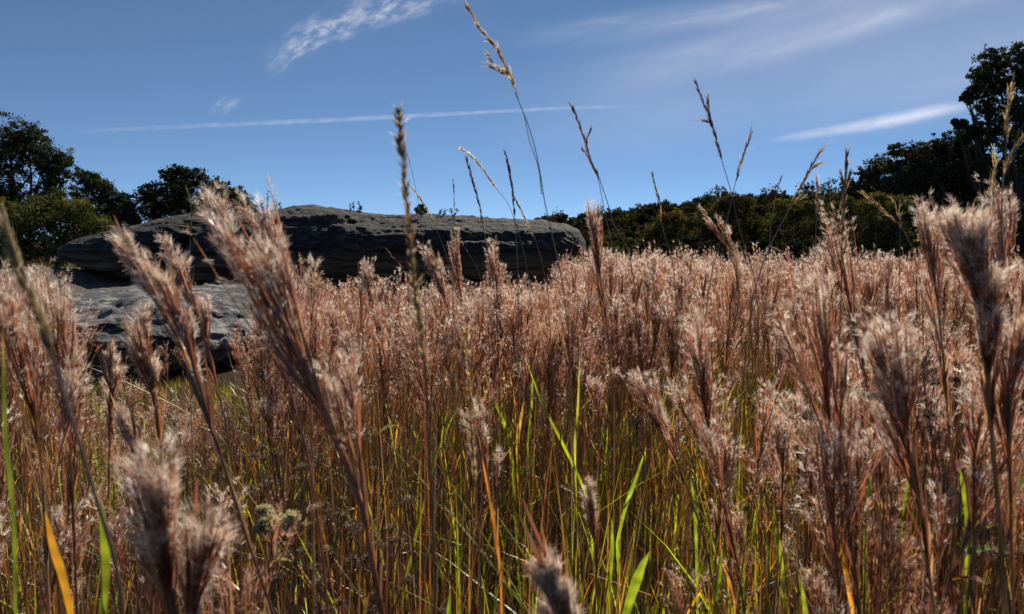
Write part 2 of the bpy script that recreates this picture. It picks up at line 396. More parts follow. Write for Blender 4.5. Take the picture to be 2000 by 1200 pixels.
GT = 'trees and shrubs at the edges of the clearing'
tree('oak_tree', 'dark live oak at the far left edge, tallest of the left trees', 'tree', 38, (30, 500),
     [(15, 258, 34), (55, 268, 30), (92, 300, 32), (118, 335, 24), (20, 322, 26), (80, 338, 30), (-30, 290, 45), (-40, 360, 45), (10, 372, 26), (108, 372, 24), (68, 392, 26), (0, 400, 34), (-80, 330, 60), (40, 290, 22), (120, 310, 14), (95, 408, 26), (35, 425, 30)], OAK, seed=1, trunk_r=0.22)
tree('oak_tree', 'small dark oak with a peaked crown just right of the tallest left oak', 'tree', 37, (195, 500),
     [(168, 348, 20), (185, 362, 22), (160, 385, 24), (205, 378, 20), (212, 402, 26), (246, 392, 16), (255, 412, 18), (190, 420, 32), (238, 430, 26), (150, 420, 26), (222, 455, 20), (262, 432, 10)], OAK, seed=2)
tree('oak_tree', 'dark spreading oak above the left part of the boulder', 'tree', 38, (360, 470),
     [(283, 383, 16), (308, 377, 20), (332, 345, 17), (350, 340, 18), (378, 345, 20), (352, 368, 26), (408, 368, 24), (438, 373, 16), (462, 384, 18), (296, 404, 22), (322, 410, 18), (482, 398, 14), (385, 392, 26), (432, 398, 26), (342, 392, 22), (365, 412, 24), (300, 425, 12), (494, 408, 9), (465, 408, 16), (405, 412, 22)], OAK, seed=3)
tree('bush', 'rounded olive green bush in front of the left trees', 'bush', 30, (110, 500),
     [(115, 408, 34), (160, 425, 34), (188, 447, 28), (70, 425, 36), (105, 460, 40), (155, 470, 36), (30, 440, 40), (205, 468, 20), (50, 485, 36), (120, 495, 30), (-20, 450, 50), (175, 495, 22), (5, 490, 35), (-60, 480, 50)], OLIVE, leaf=0.07, seed=4, trunk_r=0.1, dens=1.1)
tree('bush', 'yellow leaved bush at the left edge of the picture below the oak', 'bush', 27, (5, 500),
     [(8, 398, 12), (20, 412, 10), (0, 420, 16), (-15, 405, 14)], [(0.2, 0.16, 0.03), (0.12, 0.11, 0.03)], leaf=0.06, seed=5, trunk_r=0.05, dens=0.7)
tree('oak_tree', 'tall dark oak at the right edge, tallest tree in the picture', 'tree', 30, (1990, 500),
     [(1945, 122, 26), (1985, 118, 30), (1918, 150, 20), (1905, 178, 15), (1942, 168, 26), (1985, 170, 34), (2030, 150, 50), (1965, 222, 28), (1925, 212, 18), (2000, 232, 34), (1902, 256, 16), (1935, 262, 22), (1985, 285, 28), (1885, 272, 12), (1864, 238, 5), (1873, 247, 6), (1882, 240, 6), (1892, 258, 9), (1878, 262, 6), (1880, 192, 5), (1888, 186, 6), (1893, 198, 6), (1935, 322, 26), (1990, 342, 36), (2045, 250, 50), (1910, 298, 16), (1975, 395, 34), (2040, 350, 50), (1955, 370, 28), (1905, 330, 15), (1895, 352, 18), (1915, 385, 26), (2080, 200, 60), (2090, 320, 60), (2020, 420, 40)], OAK, seed=6, trunk_r=0.26, dens=1.0)
tree('juniper_tree', 'scraggly dark juniper with bare twigs sticking up, left of the tall right oak', 'tree', 31, (1800, 500),
     [(1748, 296, 10), (1776, 300, 13), (1700, 345, 18), (1678, 368, 17), (1652, 388, 18), (1628, 398, 14), (1722, 330, 15), (1756, 326, 15), (1796, 318, 13), (1826, 298, 9), (1850, 306, 12), (1816, 335, 19), (1742, 358, 20), (1788, 360, 24), (1848, 350, 24), (1704, 352, 9), (1888, 362, 22), (1880, 325, 14), (1770, 390, 30), (1830, 385, 32), (1720, 385, 20), (1800, 302, 15), (1832, 288, 15), (1862, 286, 17), (1885, 300, 18), (1800, 345, 26), (1845, 340, 26), (1760, 350, 22), (1880, 345, 22)], RUST, leaf=0.07, seed=7, twigs=34, spike=0.75, sub=0.15)
tree('juniper_tree', 'dense dark evergreen filling the gap under the right oak', 'tree', 29, (1870, 500),
     [(1800, 425, 30), (1850, 430, 34), (1905, 415, 34), (1960, 440, 34), (1830, 465, 34), (1890, 470, 36), (1950, 475, 34), (2010, 460, 40), (1780, 460, 26)], OAK, seed=8, dens=1.1)
tree('bush', 'golden green shrub beneath the scraggly juniper on the right', 'bush', 27, (1720, 500),
     [(1715, 388, 18), (1690, 405, 18), (1762, 398, 18), (1740, 415, 20), (1665, 432, 20), (1702, 440, 26), (1745, 450, 26), (1690, 470, 26), (1735, 480, 24), (1780, 480, 20), (1650, 470, 20), (1640, 410, 18), (1625, 440, 22), (1655, 398, 14)], GOLD[1:] + OLIVE, leaf=0.06, seed=9, trunk_r=0.07)
tree('bush', 'yellow green shrub at the right edge low under the tall oak', 'bush', 24, (1985, 500),
     [(1975, 402, 16), (1995, 415, 20), (1965, 425, 13), (1990, 445, 18), (2020, 430, 24)], GOLD, leaf=0.055, seed=10, trunk_r=0.06)
tree('bush', 'olive gold shrub at the foot of the hill just right of the boulder', 'bush', 60, (1315, 500),
     [(1295, 430, 13), (1322, 428, 16), (1345, 438, 14), (1275, 455, 15), (1305, 455, 20), (1340, 462, 20), (1262, 472, 12), (1290, 480, 16), (1325, 486, 18), (1360, 480, 14)], GOLD, leaf=0.12, seed=11, trunk_r=0.1)
tree('bush', 'large round brown green shrub in the middle of the hill foot, highest of the three', 'bush', 58, (1430, 500),
     [(1432, 392, 15), (1408, 405, 20), (1456, 408, 20), (1385, 430, 20), (1430, 432, 26), (1476, 438, 20), (1400, 462, 24), (1450, 468, 28), (1485, 475, 20), (1375, 470, 18), (1415, 490, 22)], RUST + GOLD[1:3], leaf=0.12, seed=12, trunk_r=0.12)
tree('bush', 'spreading olive shrub to the right of the round brown one at the hill foot', 'bush', 56, (1560, 500),
     [(1525, 405, 15), (1555, 408, 18), (1588, 412, 18), (1612, 425, 14), (1520, 435, 20), (1560, 440, 22), (1600, 450, 20), (1630, 445, 16), (1545, 475, 20), (1585, 482, 20), (1510, 470, 16), (1625, 480, 18)], GOLD + OLIVE, leaf=0.12, seed=13, trunk_r=0.1)
tree('bush', 'small bright green bush low behind the right end of the boulder', 'bush', 20, (1190, 500),
     [(1180, 480, 9), (1200, 488, 10), (1215, 500, 10), (1165, 495, 10), (1190, 505, 14)], OLIVE, leaf=0.05, seed=14, trunk_r=0.03, dens=.6)
tree('bush', 'small green bush growing on top of the boulder', 'bush', 15.6, (820, 424),
     [(815, 408, 5), (824, 406, 6), (830, 413, 5), (820, 415, 6)], [(0.09, 0.13, 0.04)], leaf=0.04, seed=15, trunk_r=0.012, dens=.35)

# the far wood on the hill: reads as one mass
def far_wood():
    r = np.random.default_rng(55); g = G()
    spots = [(p_, r.uniform(62, 100), r.uniform(1.0, 1.6), .25) for p_ in np.linspace(1085, 1300, 40)]
    for i in range(620):                                   # the slope
        y = 74 + 142 * r.random() ** 0.75; p = r.uniform(1020, 2350)
        if y < 120 and p < 1120: continue
        spots.append((p, y, r.uniform(1.2, 2.2) * (r.uniform(1.3, 1.9) if r.random() > .88 and y > 140 else 1), .30))
    for i in range(330):                                    # bushes at its foot
        p = r.uniform(1120, 2300); y = r.uniform(44, 76)
        spots.append((p, y, r.uniform(.55, 1.15), .16))
    for p, y, R, lf in spots:
        x = (p - 1000) / FPX * y
        z = terrain(np.array([x]), np.array([y]))[0]
        nc = 20; n = 20 if y > 66 else 26
        u = nrm(r.normal(size=(nc, 3))) * (r.random((nc, 1)) ** .4) * [1, 1, .72]
        c = np.array([x, y, z + R * r.uniform(.2, .8)]) + u * R * .85
        P = (c[:, None] + r.normal(size=(nc, n, 3)) * R * .13).reshape(-1, 3); m = len(P)
        K = (.45 + .7 * r.random()) * pal(r, 1, [(.034, .032, .017), (.045, .04, .02), (.05, .036, .022), (.03, .034, .016), (.055, .05, .022)])[0] * (1 + .3 * r.uniform(-1, 1, (m, 1)))
        d = nrm(r.normal(size=(m, 3))); ln = lf * r.uniform(.8, 1.9, (m, 1))
        ribbons(g, np.stack([P - d * ln * .5, P, P + d * ln * .5], 1), ln * np.array([[.4, .95, .3]]), K, r=r)
    o = obj('wood', g, M_TREE)
    tag(o, 'dark wooded hillside on the horizon behind the field', 'wood', kind='stuff')
far_wood()

# ------------------------------------------------------------------ bushy bluestem
BRACT = [(0.26, 0.088, 0.046), (0.17, 0.06, 0.04), (0.38, 0.18, 0.09), (0.30, 0.125, 0.065)]
HAIR = [(0.95, 0.89, 0.79), (0.92, 0.82, 0.70), (0.78, 0.60, 0.48), (0.62, 0.42, 0.31)]
BLEACH = [(0.90, 0.85, 0.76), (0.78, 0.68, 0.54)]
RUSTY = [(0.66, 0.40, 0.28), (0.80, 0.58, 0.44)]
SHEATH = [(0.30, 0.11, 0.05), (0.22, 0.08, 0.04), (0.44, 0.24, 0.10), (0.13, 0.06, 0.04), (0.10, 0.05, 0.035)]
STEMC = [(0.30, 0.12, 0.055), (0.40, 0.19, 0.08), (0.24, 0.10, 0.06), (0.42, 0.27, 0.12)]
LEAFC = [(0.42, 0.20, 0.06), (0.36, 0.14, 0.06), (0.45, 0.33, 0.14), (0.26, 0.26, 0.07), (0.20, 0.25, 0.05)]

def fan(r, base, dirv, L_, nb, spread, tu, nh, hw, hl, plume, bract_w=0.0011, hair_c=None):
    """one broom: branches that leave a short axis, each with bracts and woolly tufts"""
    n = nb
    dirv = dirv / np.linalg.norm(dirv)
    s0 = r.random((n, 1)) * 0.72 * L_
    o_ = base + dirv * s0
    rad = r.normal(size=(n, 3)); rad -= (rad @ dirv)[:, None] * dirv; rad = nrm(rad)
    ang = spread * r.uniform(0.25, 1.0, (n, 1)) ** 0.8
    d = nrm(dirv * np.cos(ang) + rad * np.sin(ang))
    ln = (L_ - s0) * r.uniform(0.55, 1.1, (n, 1)) + 0.12 * L_
    tip = o_ + d * ln + dirv * ln * 0.12
    mid = (o_ + tip) / 2 + rad * ln * 0.05
    kb = pal(r, n, BRACT)
    ribbons(plume, np.stack([o_, mid, tip], 1), np.array([[bract_w, bract_w * 1.5, bract_w * .5]]), kb, r=r)
    # extra bracts
    m = max(2, n // 2)
    i = r.integers(0, n, m); f = r.uniform(.2, .75, (m, 1)); b = o_[i] * (1 - f) + tip[i] * f
    bd = nrm(d[i] + r.normal(size=(m, 3)) * .18); bl = r.uniform(.014, .030, (m, 1))
    ribbons(plume, np.stack([b, b + bd * bl * .5, b + bd * bl], 1), np.array([[bract_w, bract_w * 1.3, bract_w * .2]]), pal(r, m, BRACT), r=r)
    # tufts
    T = n * tu
    i = np.repeat(np.arange(n), tu); f = 1.05 - .8 * r.random((T, 1)) ** 1.8; b = o_[i] * (1 - f) + tip[i] * f
    td = nrm(d[i] + rad[i] * .55 + r.normal(size=(T, 3)) * .25)
    hc = pal(r, T, hair_c or HAIR, j=.12)
    H = T * nh; j = np.repeat(np.arange(T), nh)
    hd = nrm(td[j] + r.normal(size=(H, 3)) * .33); hb = b[j] + r.normal(size=(H, 3)) * .0012
    hL = hl * r.uniform(.6, 1.25, (H, 1))
    w = hw * r.uniform(.7, 1.3, (H, 1))
    ribbons(plume, np.stack([hb, hb + hd * hL], 1), w * np.array([[1.0, .35]]), hc[j], r=r)

def stalk(r, axis, L_, lod, spread=0.30, wide=1.0, leaves=4, hair_c=None, stem_w=1.0, lat=None):
    """axis (m,3) from the ground to the top; L_ length of the seed head"""
    nb, tu, nh, hw, hl, bw = lod
    stem, plume, leaf = G(), G(), G()
    d = np.r_[0, np.cumsum(np.linalg.norm(np.diff(axis, axis=0), axis=1))]; tot = d[-1]
    pt = lambda s: np.array([np.interp(s, d, axis[:, q]) for q in range(3)])
    tan = lambda s: (lambda v: v / np.linalg.norm(v))(pt(min(s + .01, tot)) - pt(min(s + .01, tot) - .02))
    sp = np.linspace(0, tot - L_ * .25, 14)
    A = np.stack([pt(s) for s in sp])
    sc_ = pal(r, 1, STEMC)[0]
    tubes(stem, A[None], (np.linspace(.0019, .0009, 14) * stem_w)[None], sc_[None], 5)
    # the top broom and the side brooms
    Lt = L_ * .55
    fan(r, pt(tot - Lt), tan(tot - Lt * .5), Lt * .92, int(nb), spread, tu, nh, hw, hl, plume, bw, hair_c=hair_c)
    nl = lat if lat is not None else r.integers(3, 6)
    for q in range(nl):
        s = tot - L_ * (0.38 + 0.62 * (q + r.random()) / nl)
        t_ = tan(s); rad = r.normal(size=3); rad -= (rad @ t_) * t_; rad /= np.linalg.norm(rad)
        a_ = r.uniform(.10, .24) * wide; dv = t_ * math.cos(a_) + rad * math.sin(a_)
        l_ = L_ * r.uniform(.28, .42); b = pt(s); off = L_ * r.uniform(.05, .22)
        tubes(stem, np.stack([b, b + dv * (off + l_ * .5)])[None], np.array([[.0007, .0005]]) * stem_w, sc_[None], 3)
        fan(r, b + dv * off, dv, l_, max(4, int(nb * .45)), spread * .9, tu, nh, hw, hl, plume, bw, hair_c=hair_c)
    # sheaths hugging the axis under and inside the head
    m = int(6 + nb * .7); sq = tot - L_ * r.uniform(.25, 1.25, m); B = np.stack([pt(x) for x in sq]); Tq = np.stack([tan(x) for x in sq])
    dq = nrm(Tq + r.normal(size=(m, 3)) * .10); lq = r.uniform(.03, .07, (m, 1))
    ribbons(plume, np.stack([B, B + dq * lq * .5 + r.normal(size=(m, 3)) * .0008, B + dq * lq], 1), bw * np.array([[1.8, 2.4, .5]]), pal(r, m, SHEATH), r=r)
    for q in range(leaves):
        s = tot * r.uniform(.08, .6); b = pt(s); az = r.uniform(0, 6.28); l_ = r.uniform(.12, .32) * tot
        t_ = tan(s); out = np.array([math.cos(az), math.sin(az), 0]); k = np.linspace(0, 1, 6)[:, None]
        P = b + t_ * l_ * k * (1 - .25 * k) + out * l_ * (.12 * k + r.uniform(.0, .45) * k ** 2)
        W = np.interp(k[:, 0], [0, .2, 1], [.0022, .0032, .0005])[None] * r.uniform(.8, 1.5)
        ribbons(leaf, P[None], W, pal(r, 1, LEAFC), r=r)
    return stem, plume, leaf

LOD_HERO = (38, 5, 8, .00036, .0078, .0013)
LOD_MID = (20, 4, 6, .00060, .0085, .0014)
LOD_FAR = (9, 2, 3, .0019, .012, .0022)
LOD_VFAR = (5, 2, 2, .0045, .020, .0045)

def rand_axis(r, h, lean=None):
    lean = r.uniform(0, .16) if lean is None else lean
    az = r.uniform(0, 6.28); k = np.linspace(0, 1, 16)[:, None]
    return np.concatenate([k * 0 + (lean * k ** 1.6) * h * math.cos(az), (lean * k ** 1.6) * h * math.sin(az), k * h], 1) + \
        np.sin(k * 3.14 * r.uniform(.8, 2)) * r.normal(size=3) * .008 * [1, 1, 0]

BL = 'bushy bluestem grass stalks of the field'
def hero(label, pts, D, L_, spread=.30, wide=1.0, seed=0, hair_c=None, stem_w=1.2, lod=LOD_HERO, D2=None, lat=None, dens=1.0):
    """a stalk whose curve passes through points of the photograph at distance D, carried on down to the ground"""
    r = np.random.default_rng(900 + seed)
    D2 = D2 or D
    P = [at(x, y, D + (D2 - D) * i / max(1, len(pts) - 1)) for i, (x, y) in enumerate(pts)]
    last, prev = P[-1], P[-2]
    d = nrm(last - prev)
    gd = last + d * last[2] * .5; foot = np.array([gd[0] + d[0] * .15, gd[1] + .02, 0.0])
    full = np.array(P + [last * .45 + foot * .55 + d * .04 * np.array([1, 1, 0]), foot])[::-1]
    axis = spline(full, 40)
    spread *= .74; L_ *= 1.22
    l2 = (max(8, int(lod[0] * dens * .85)),) + tuple(lod[1:])
    st, pl, lf = stalk(r, axis, L_, l2, spread, wide, 3, hair_c, stem_w, lat)
    t = thing('bluestem_stalk', label, 'grass stalk', foot, BL)
    obj('stem', st, M_STEM, t, origin=foot); obj('seed_head', pl, M_PLUME, t, origin=foot)
    if not lf.empty(): obj('foliage', lf, M_LEAF, t, origin=foot)
    return t

hero('thickest blurred bluestem head in front of the boulder, leaning left on a long reddish stalk', [(478, 478), (510, 560), (560, 640), (610, 745), (655, 850), (697, 950), (722, 1060), (745, 1190)], .62, .21, .24, .7, 1, stem_w=1.8, dens=1.0, lat=7)
hero('tall fluffy bluestem head rising against the left part of the boulder above its neighbours', [(425, 395), (442, 450), (470, 520), (520, 640), (580, 800), (620, 1000), (640, 1190)], .85, .10, .30, .7, 2, dens=.7)
hero('small round bluestem head on a curved stem, right of the tall fluffy one', [(511, 420), (527, 470), (548, 540), (575, 620), (600, 740), (610, 900), (612, 1190)], .9, .20, .26, .8, 3, dens=.8)
hero('thin bluestem head leaning far to the left over the dark left end of the boulder', [(243, 482), (285, 545), (320, 610), (365, 700), (415, 840), (462, 980), (500, 1100), (525, 1200)], .72, .10, .19, .6, 4, dens=.5)
hero('forked bluestem head standing just left of the thickest blurred one', [(350, 512), (368, 575), (395, 650), (425, 760), (455, 900), (475, 1190)], .95, .12, .26, .9, 5, dens=.7)
hero('greyish bluestem stalk bending at the fork left of centre with few tufts', [(318, 545), (345, 610), (375, 700), (405, 800), (440, 930), (500, 1100), (530, 1190)], .6, .11, .2, .8, 6, dens=.45)
hero('bluestem head with a flat broom top in front of the pale slab', [(268, 640), (285, 690), (298, 760), (312, 850), (318, 1000), (322, 1190)], .95, .13, .32, .9, 7)
hero('short bluestem head low before the dark face of the pale slab', [(213, 690), (216, 740), (215, 820), (212, 950), (208, 1190)], 1.1, .09, .36, .9, 8, dens=.8)
hero('cream bluestem head leaning left low in front of the pale slab foot', [(236, 815), (255, 860), (278, 920), (300, 1050), (310, 1190)], .85, .07, .22, .7, 9, dens=.5)
hero('big out of focus bluestem head in the lower left corner', [(298, 915), (312, 990), (322, 1060), (335, 1190)], .46, .10, .46, 1.2, 10, dens=1.0)
hero('out of focus bluestem head beside the big one in the lower left corner', [(392, 1040), (385, 1110), (372, 1190)], .48, .09, .45, 1.1, 11, dens=.9)
hero('pinkish bluestem tip poking up at the bottom edge near the middle', [(1068, 1120), (1092, 1170), (1112, 1230)], .5, .06, .35, 1.0, 12, dens=.8)
hero('single pale bluestem head standing alone over green grass near the bottom centre', [(1152, 975), (1160, 1040), (1165, 1110), (1162, 1200)], 1.15, .10, .38, .9, 13)
hero('bluestem column rising highest at the right end of the boulder', [(1158, 420), (1163, 470), (1170, 530), (1182, 610), (1195, 740), (1200, 900)], 1.7, .21, .22, .8, 14)
hero('very large dark centred bluestem head with a white rim at the right', [(1893, 440), (1900, 520), (1912, 600), (1925, 700), (1937, 850), (1950, 1000), (1965, 1190)], .70, .13, .50, 1.0, 15, dens=2.6, stem_w=1.8)
hero('bluestem spike rising above the very large dark centred head', [(1945, 395), (1952, 460), (1962, 560), (1975, 700), (1985, 900), (1990, 1190)], 1.1, .22, .20, .8, 16)
hero('bluestem head with a flat ragged top left of the very large dark centred one', [(1808, 430), (1818, 490), (1828, 560), (1840, 680), (1855, 860), (1870, 1190)], 1.1, .20, .28, .9, 17)
hero('pointed bluestem head standing over the field just below the right shrubs', [(1632, 445), (1645, 520), (1660, 600), (1690, 740), (1715, 900), (1740, 1190)], 1.2, .28, .26, .9, 18)
hero('broad bluestem head with dark brooms in the right foreground', [(1735, 640), (1748, 720), (1765, 820), (1790, 950), (1810, 1080), (1825, 1200)], .72, .17, .40, 1.3, 19, dens=1.5, stem_w=1.5)
hero('tall bluestem head left of the broad dark broomed one in the right foreground', [(1582, 590), (1598, 680), (1615, 800), (1640, 930), (1665, 1080), (1680, 1200)], .82, .24, .32, 1.1, 20, dens=1.3, stem_w=1.4)
hero('bluestem head with feathery tufts right of the lone middle stalk in the foreground', [(1365, 670), (1372, 760), (1388, 860), (1412, 980), (1440, 1100), (1455, 1200)], .95, .22, .30, 1.0, 21, dens=1.2)
hero('leaning bluestem with pale tufts on one side in front of the feathery head', [(1240, 740), (1275, 800), (1320, 900), (1360, 1000), (1390, 1120), (1400, 1200)], 1.1, .15, .25, 1.2, 22, dens=.7)
hero('bluestem stalk leaning left toward the left edge with a rust head', [(10, 560), (30, 640), (60, 760), (80, 900), (95, 1190)], .8, .22, .3, 1.0, 23)
hero('full bluestem head near the left edge beside the blurred grey seed stalk', [(90, 560), (105, 640), (120, 740), (135, 880), (150, 1190)], .95, .24, .32, 1.0, 24, dens=1.1)
hero('bluestem head at the right edge, half outside the picture', [(1985, 640), (1975, 720), (1968, 820), (1972, 960), (1980, 1190)], .7, .14, .38, 1.2, 25, dens=1.1)
hero('rust bluestem stalk low in the centre with orange stem', [(925, 830), (940, 900), (958, 980), (972, 1080), (980, 1200)], 1.0, .13, .22, .8, 26, dens=.6)
hero('upright bluestem head before the boulder middle, leftmost of the four there', [(713, 520), (722, 570), (735, 640), (750, 760), (765, 900)], 2.2, .20, .32, 1.0, 27)
hero('bluestem head leaning left in front of the middle of the boulder', [(832, 490), (850, 530), (872, 590), (895, 680), (910, 820)], 2.0, .20, .26, .9, 28)
hero('slim upright bluestem head just right of the leaning one', [(886, 488), (893, 530), (905, 600), (920, 700), (935, 850)], 2.3, .22, .24, .9, 29)
hero('bluestem head right of centre before the boulder with a small separate tip', [(963, 485), (968, 530), (975, 600), (985, 700), (1000, 850)], 2.4, .26, .22, .9, 30)
hero('drooping cream bluestem head on a bent stalk in front of the dark hill foot', [(1383, 434), (1410, 458), (1428, 492), (1440, 550), (1450, 700)], 1.8, .13, .15, .6, 31, dens=.35)

# the field: the same plants repeated; near ones are things, the rest one mass
NT = 14
templ = []
for q in range(NT):
    r = np.random.default_rng(300 + q); h = 1.0
    L_ = r.uniform(.17, .34)
    ax = rand_axis(r, h)
    lodq = (max(4, int(LOD_MID[0] * (.5, 1, .65, 1.25, .45, .9, 1.1)[q % 7])),) + LOD_MID[1:]
    parts = stalk(r, ax, L_, lodq, r.uniform(.26, .32) if q % 2 else r.uniform(.34, .42), r.uniform(.7, .9) if q % 2 else r.uniform(1.1, 1.5), 5, hair_c=(None, None, RUSTY, None, BLEACH)[q % 5])
    templ.append([mesh_of(nm, *g.arr()) for nm, g in zip(('stem', 'seed_head', 'foliage'), parts)])
    for me, m in zip(templ[-1], (M_STEM, M_PLUME, M_LEAF)): me.materials.append(m)
def far_templates(lod, n, seed, leaves):
    out = []
    for q in range(n):
        r = np.random.default_rng(seed + q)
        lq = (max(3, int(lod[0] * (.35, 1, .7, 1.2)[q % 4])),) + tuple(lod[1:])
        st, pl, lf = stalk(r, rand_axis(r, 1.0), r.uniform(.2, .42), lq, r.uniform(.28, .42), r.uniform(.8, 1.4), leaves, hair_c=(None, None, RUSTY, None, None, BLEACH)[q % 6])
        gs = [x.arr() for x in (pl,)], [x.arr() for x in ((st, lf) if leaves else (st,))]
        out.append([merge(x) for x in gs])
    return out
def merge(L_):
    V, F, K = [], [], []; n = 0
    for v, f, k in L_: V.append(v); F.append(f + n); K.append(k); n += len(v)
    return np.concatenate(V), np.concatenate(F), np.concatenate(K)

def in_field(x, y):
    p = 1000 + FPX * x / max(y, .1)
    if y < .45 or y > 13.5 + 1.5 * math.sin(p * .011): return False
    if p < 1170:
        ymax = 4.7 + .5 * math.sin(p * .021) + (max(0, p - 960) / 210) ** 1.6 * 9
        if y > ymax: return False
    return True
def low_zone(p, y):
    """the open patch before the pale slab, where only short plants grow"""
    return 128 < p < 500 and y > .9
def field_points():
    r = np.random.default_rng(11); pts = []
    while len(pts) < 4700:
        y = .7 + 13.5 * r.random() ** 1.75
        x = r.uniform(-1, 1) * (y * .80 + .8)
        if not in_field(x, y): continue
        p = 1000 + FPX * x / y
        if y < 2.0 and 540 < p < 1540 and r.random() < .97: continue     # lower green grass in the near middle
        if y < 1.2 and r.random() < .8: continue
        if y < 1.7 and p < 640 and r.random() < .8: continue
        if y < 1.9 and r.random() < .6: continue
        lz = low_zone(p, y)
        if lz and r.random() < .25: continue
        hmax = min(.90 if y < 1.8 else 1.0, 1.1 - 42 * y / FPX) + .06 * vnoise(np.array([[x * .8, y * .8, 3.0]]), 5)[0]
        if vnoise(np.array([[x * 1.3, y * .9, 9.0]]), 12)[0] < -.42: continue       # thin places
        if 480 <= p < 1100: hmax = min(hmax - .04, 1.1 - 100 * y / FPX)
        if p < 140: hmax = min(.93, 1.1 - 62 * y / FPX)
        if lz: hmax = min(.42 + .06 * r.random() + .2 * (r.random() > .6), 1.1 - (310 - 110 * (r.random() > .6)) * y / FPX)
        if hmax < .15: continue
        for q in range(r.integers(2, 8)):
            sg = .05 + .008 * y
            xx, yy = x + r.normal() * sg, y + r.normal() * sg
            if not in_field(xx, yy): continue
            if not lz and low_zone(1000 + FPX * xx / yy, yy): continue
            hh = hmax * r.uniform(.80, 1.04) if r.random() > .22 else hmax * r.uniform(.55, .82)
            pts.append((xx, yy, hh, r.uniform(0, 6.28)))
    return np.array(pts[:4700])
FP = field_points()
scr = 1000 + FPX * FP[:, 0] / FP[:, 1]
size = FP[:, 2] / FP[:, 1] * ((scr > -60) & (scr < 2060))
order = np.argsort(-size)
near, rest = order[:266], order[266:]
LAND = [(60, 'at the left edge'), (150, 'left of the pale slab'), (330, 'before the pale slab'), (480, 'at the right end of the pale slab'), (620, 'below the left boulder half'),
        (760, 'below the boulder middle'), (900, 'behind the blurred brown spike'), (1040, 'under the tallest cream seed stalk'), (1160, 'below the right boulder end'),
        (1280, 'right of the boulder'), (1420, 'below the olive shrubs'), (1540, 'below the round brown shrub'), (1660, 'below the spreading olive shrub'), (1780, 'below the golden shrub'), (1900, 'below the scraggly juniper'), (9999, 'at the right edge')]
def zone_label(p, y, h, k):
    land = next(t for q, t in LAND if p < q)
    row = 'nearest row' if y < 1.45 else 'second row' if y < 2.0 else 'third row' if y < 2.5 else 'back row'
    tall = 'tall' if h > .88 else 'medium' if h > .76 else 'short'
    return f"{tall} {'slim' if k % 2 else 'full'} headed bluestem, {row}, {land}"
ks = {int(i): int(rng.integers(NT)) for i in near}
labs = {}
for i in sorted(near, key=lambda q: scr[q]): labs.setdefault(zone_label(scr[i], FP[i][1], FP[i][2], ks[int(i)]), []).append(int(i))
ORD = ['leftmost', 'second from left', 'third from left', 'fourth from left', 'fifth from left', 'sixth from left', 'seventh from left', 'eighth from left', 'ninth from left', 'tenth from left', 'eleventh from left', 'twelfth from left', 'thirteenth from left', 'fourteenth from left']
LAB = {i: (lb if len(v) == 1 else lb + ', ' + ('rightmost' if j == len(v) - 1 else ORD[min(j, 13)])) for lb, v in labs.items() for j, i in enumerate(v)}
for i in near:
    x, y, h, az = FP[i]; k = ks[int(i)]
    t = thing('bluestem_stalk', LAB[int(i)], 'grass stalk', (x, y, float(terrain(np.array([x]), np.array([y]))[0])), BL)
    t.rotation_euler = (0, 0, az); t.scale = (h ** .5, h ** .5, h)
    for nm, me in zip(('stem', 'seed_head', 'foliage'), templ[k]):
        o = bpy.data.objects.new(nm, me); C.objects.link(o); o.parent = t

def scatter(templates, idxs, r, tint=.2):
    """copies of templates merged into arrays"""
    which = r.integers(0, len(templates), len(idxs)); acc = ([], [])
    for k, (pl, st) in enumerate(templates):
        sel = idxs[which == k]
        if not len(sel): continue
        x, y, h, az = FP[sel].T; z = terrain(x, y)
        c, s = np.cos(az), np.sin(az)
        tn = 1 + tint * r.uniform(-1, 1, (len(sel), 1, 1)) * np.array([1, .9, .85])
        for a_, (V, F, K) in zip(acc, (pl, st)):
            hx = (h ** .5)[:, None]
            W = np.stack([(c[:, None] * V[:, 0] - s[:, None] * V[:, 1]) * hx + x[:, None], (s[:, None] * V[:, 0] + c[:, None] * V[:, 1]) * hx + y[:, None], h[:, None] * V[:, 2] + z[:, None]], -1)
            Fk = (F[None] + (np.arange(len(sel)) * len(V))[:, None, None]).reshape(-1, 4)
            a_.append((W.reshape(-1, 3), Fk, (K[None] * tn).reshape(-1, 3)))
    return acc
rs = np.random.default_rng(21)
dist = FP[rest, 1]
A1 = scatter(far_templates((17, 3, 5, .0009, .0100, .0015), 10, 400, 4), rest[dist < 4.2], rs)
A2 = scatter(far_templates(LOD_FAR, 8, 420, 3), rest[(dist >= 4.2) & (dist < 9)], rs)
A3 = scatter(far_templates(LOD_VFAR, 8, 440, 1), rest[dist >= 9], rs)
P_, S_ = merge(A1[0] + A2[0] + A3[0]), merge(A1[1] + A2[1] + A3[1])
VV, FF, KK = merge([P_, S_])
me = mesh_of('bluestem_field', VV, FF, KK); me.materials.append(M_PLUME); me.materials.append(M_STEM)
mi = np.zeros(len(FF), dtype=np.int32); mi[len(P_[1]):] = 1; me.polygons.foreach_set('material_index', mi)
o = bpy.data.objects.new('bluestem_field', me); C.objects.link(o)
tag(o, 'crowded reddish bluestem grass filling the field into the distance', 'grass', kind='stuff')
print('field quads', len(FF))

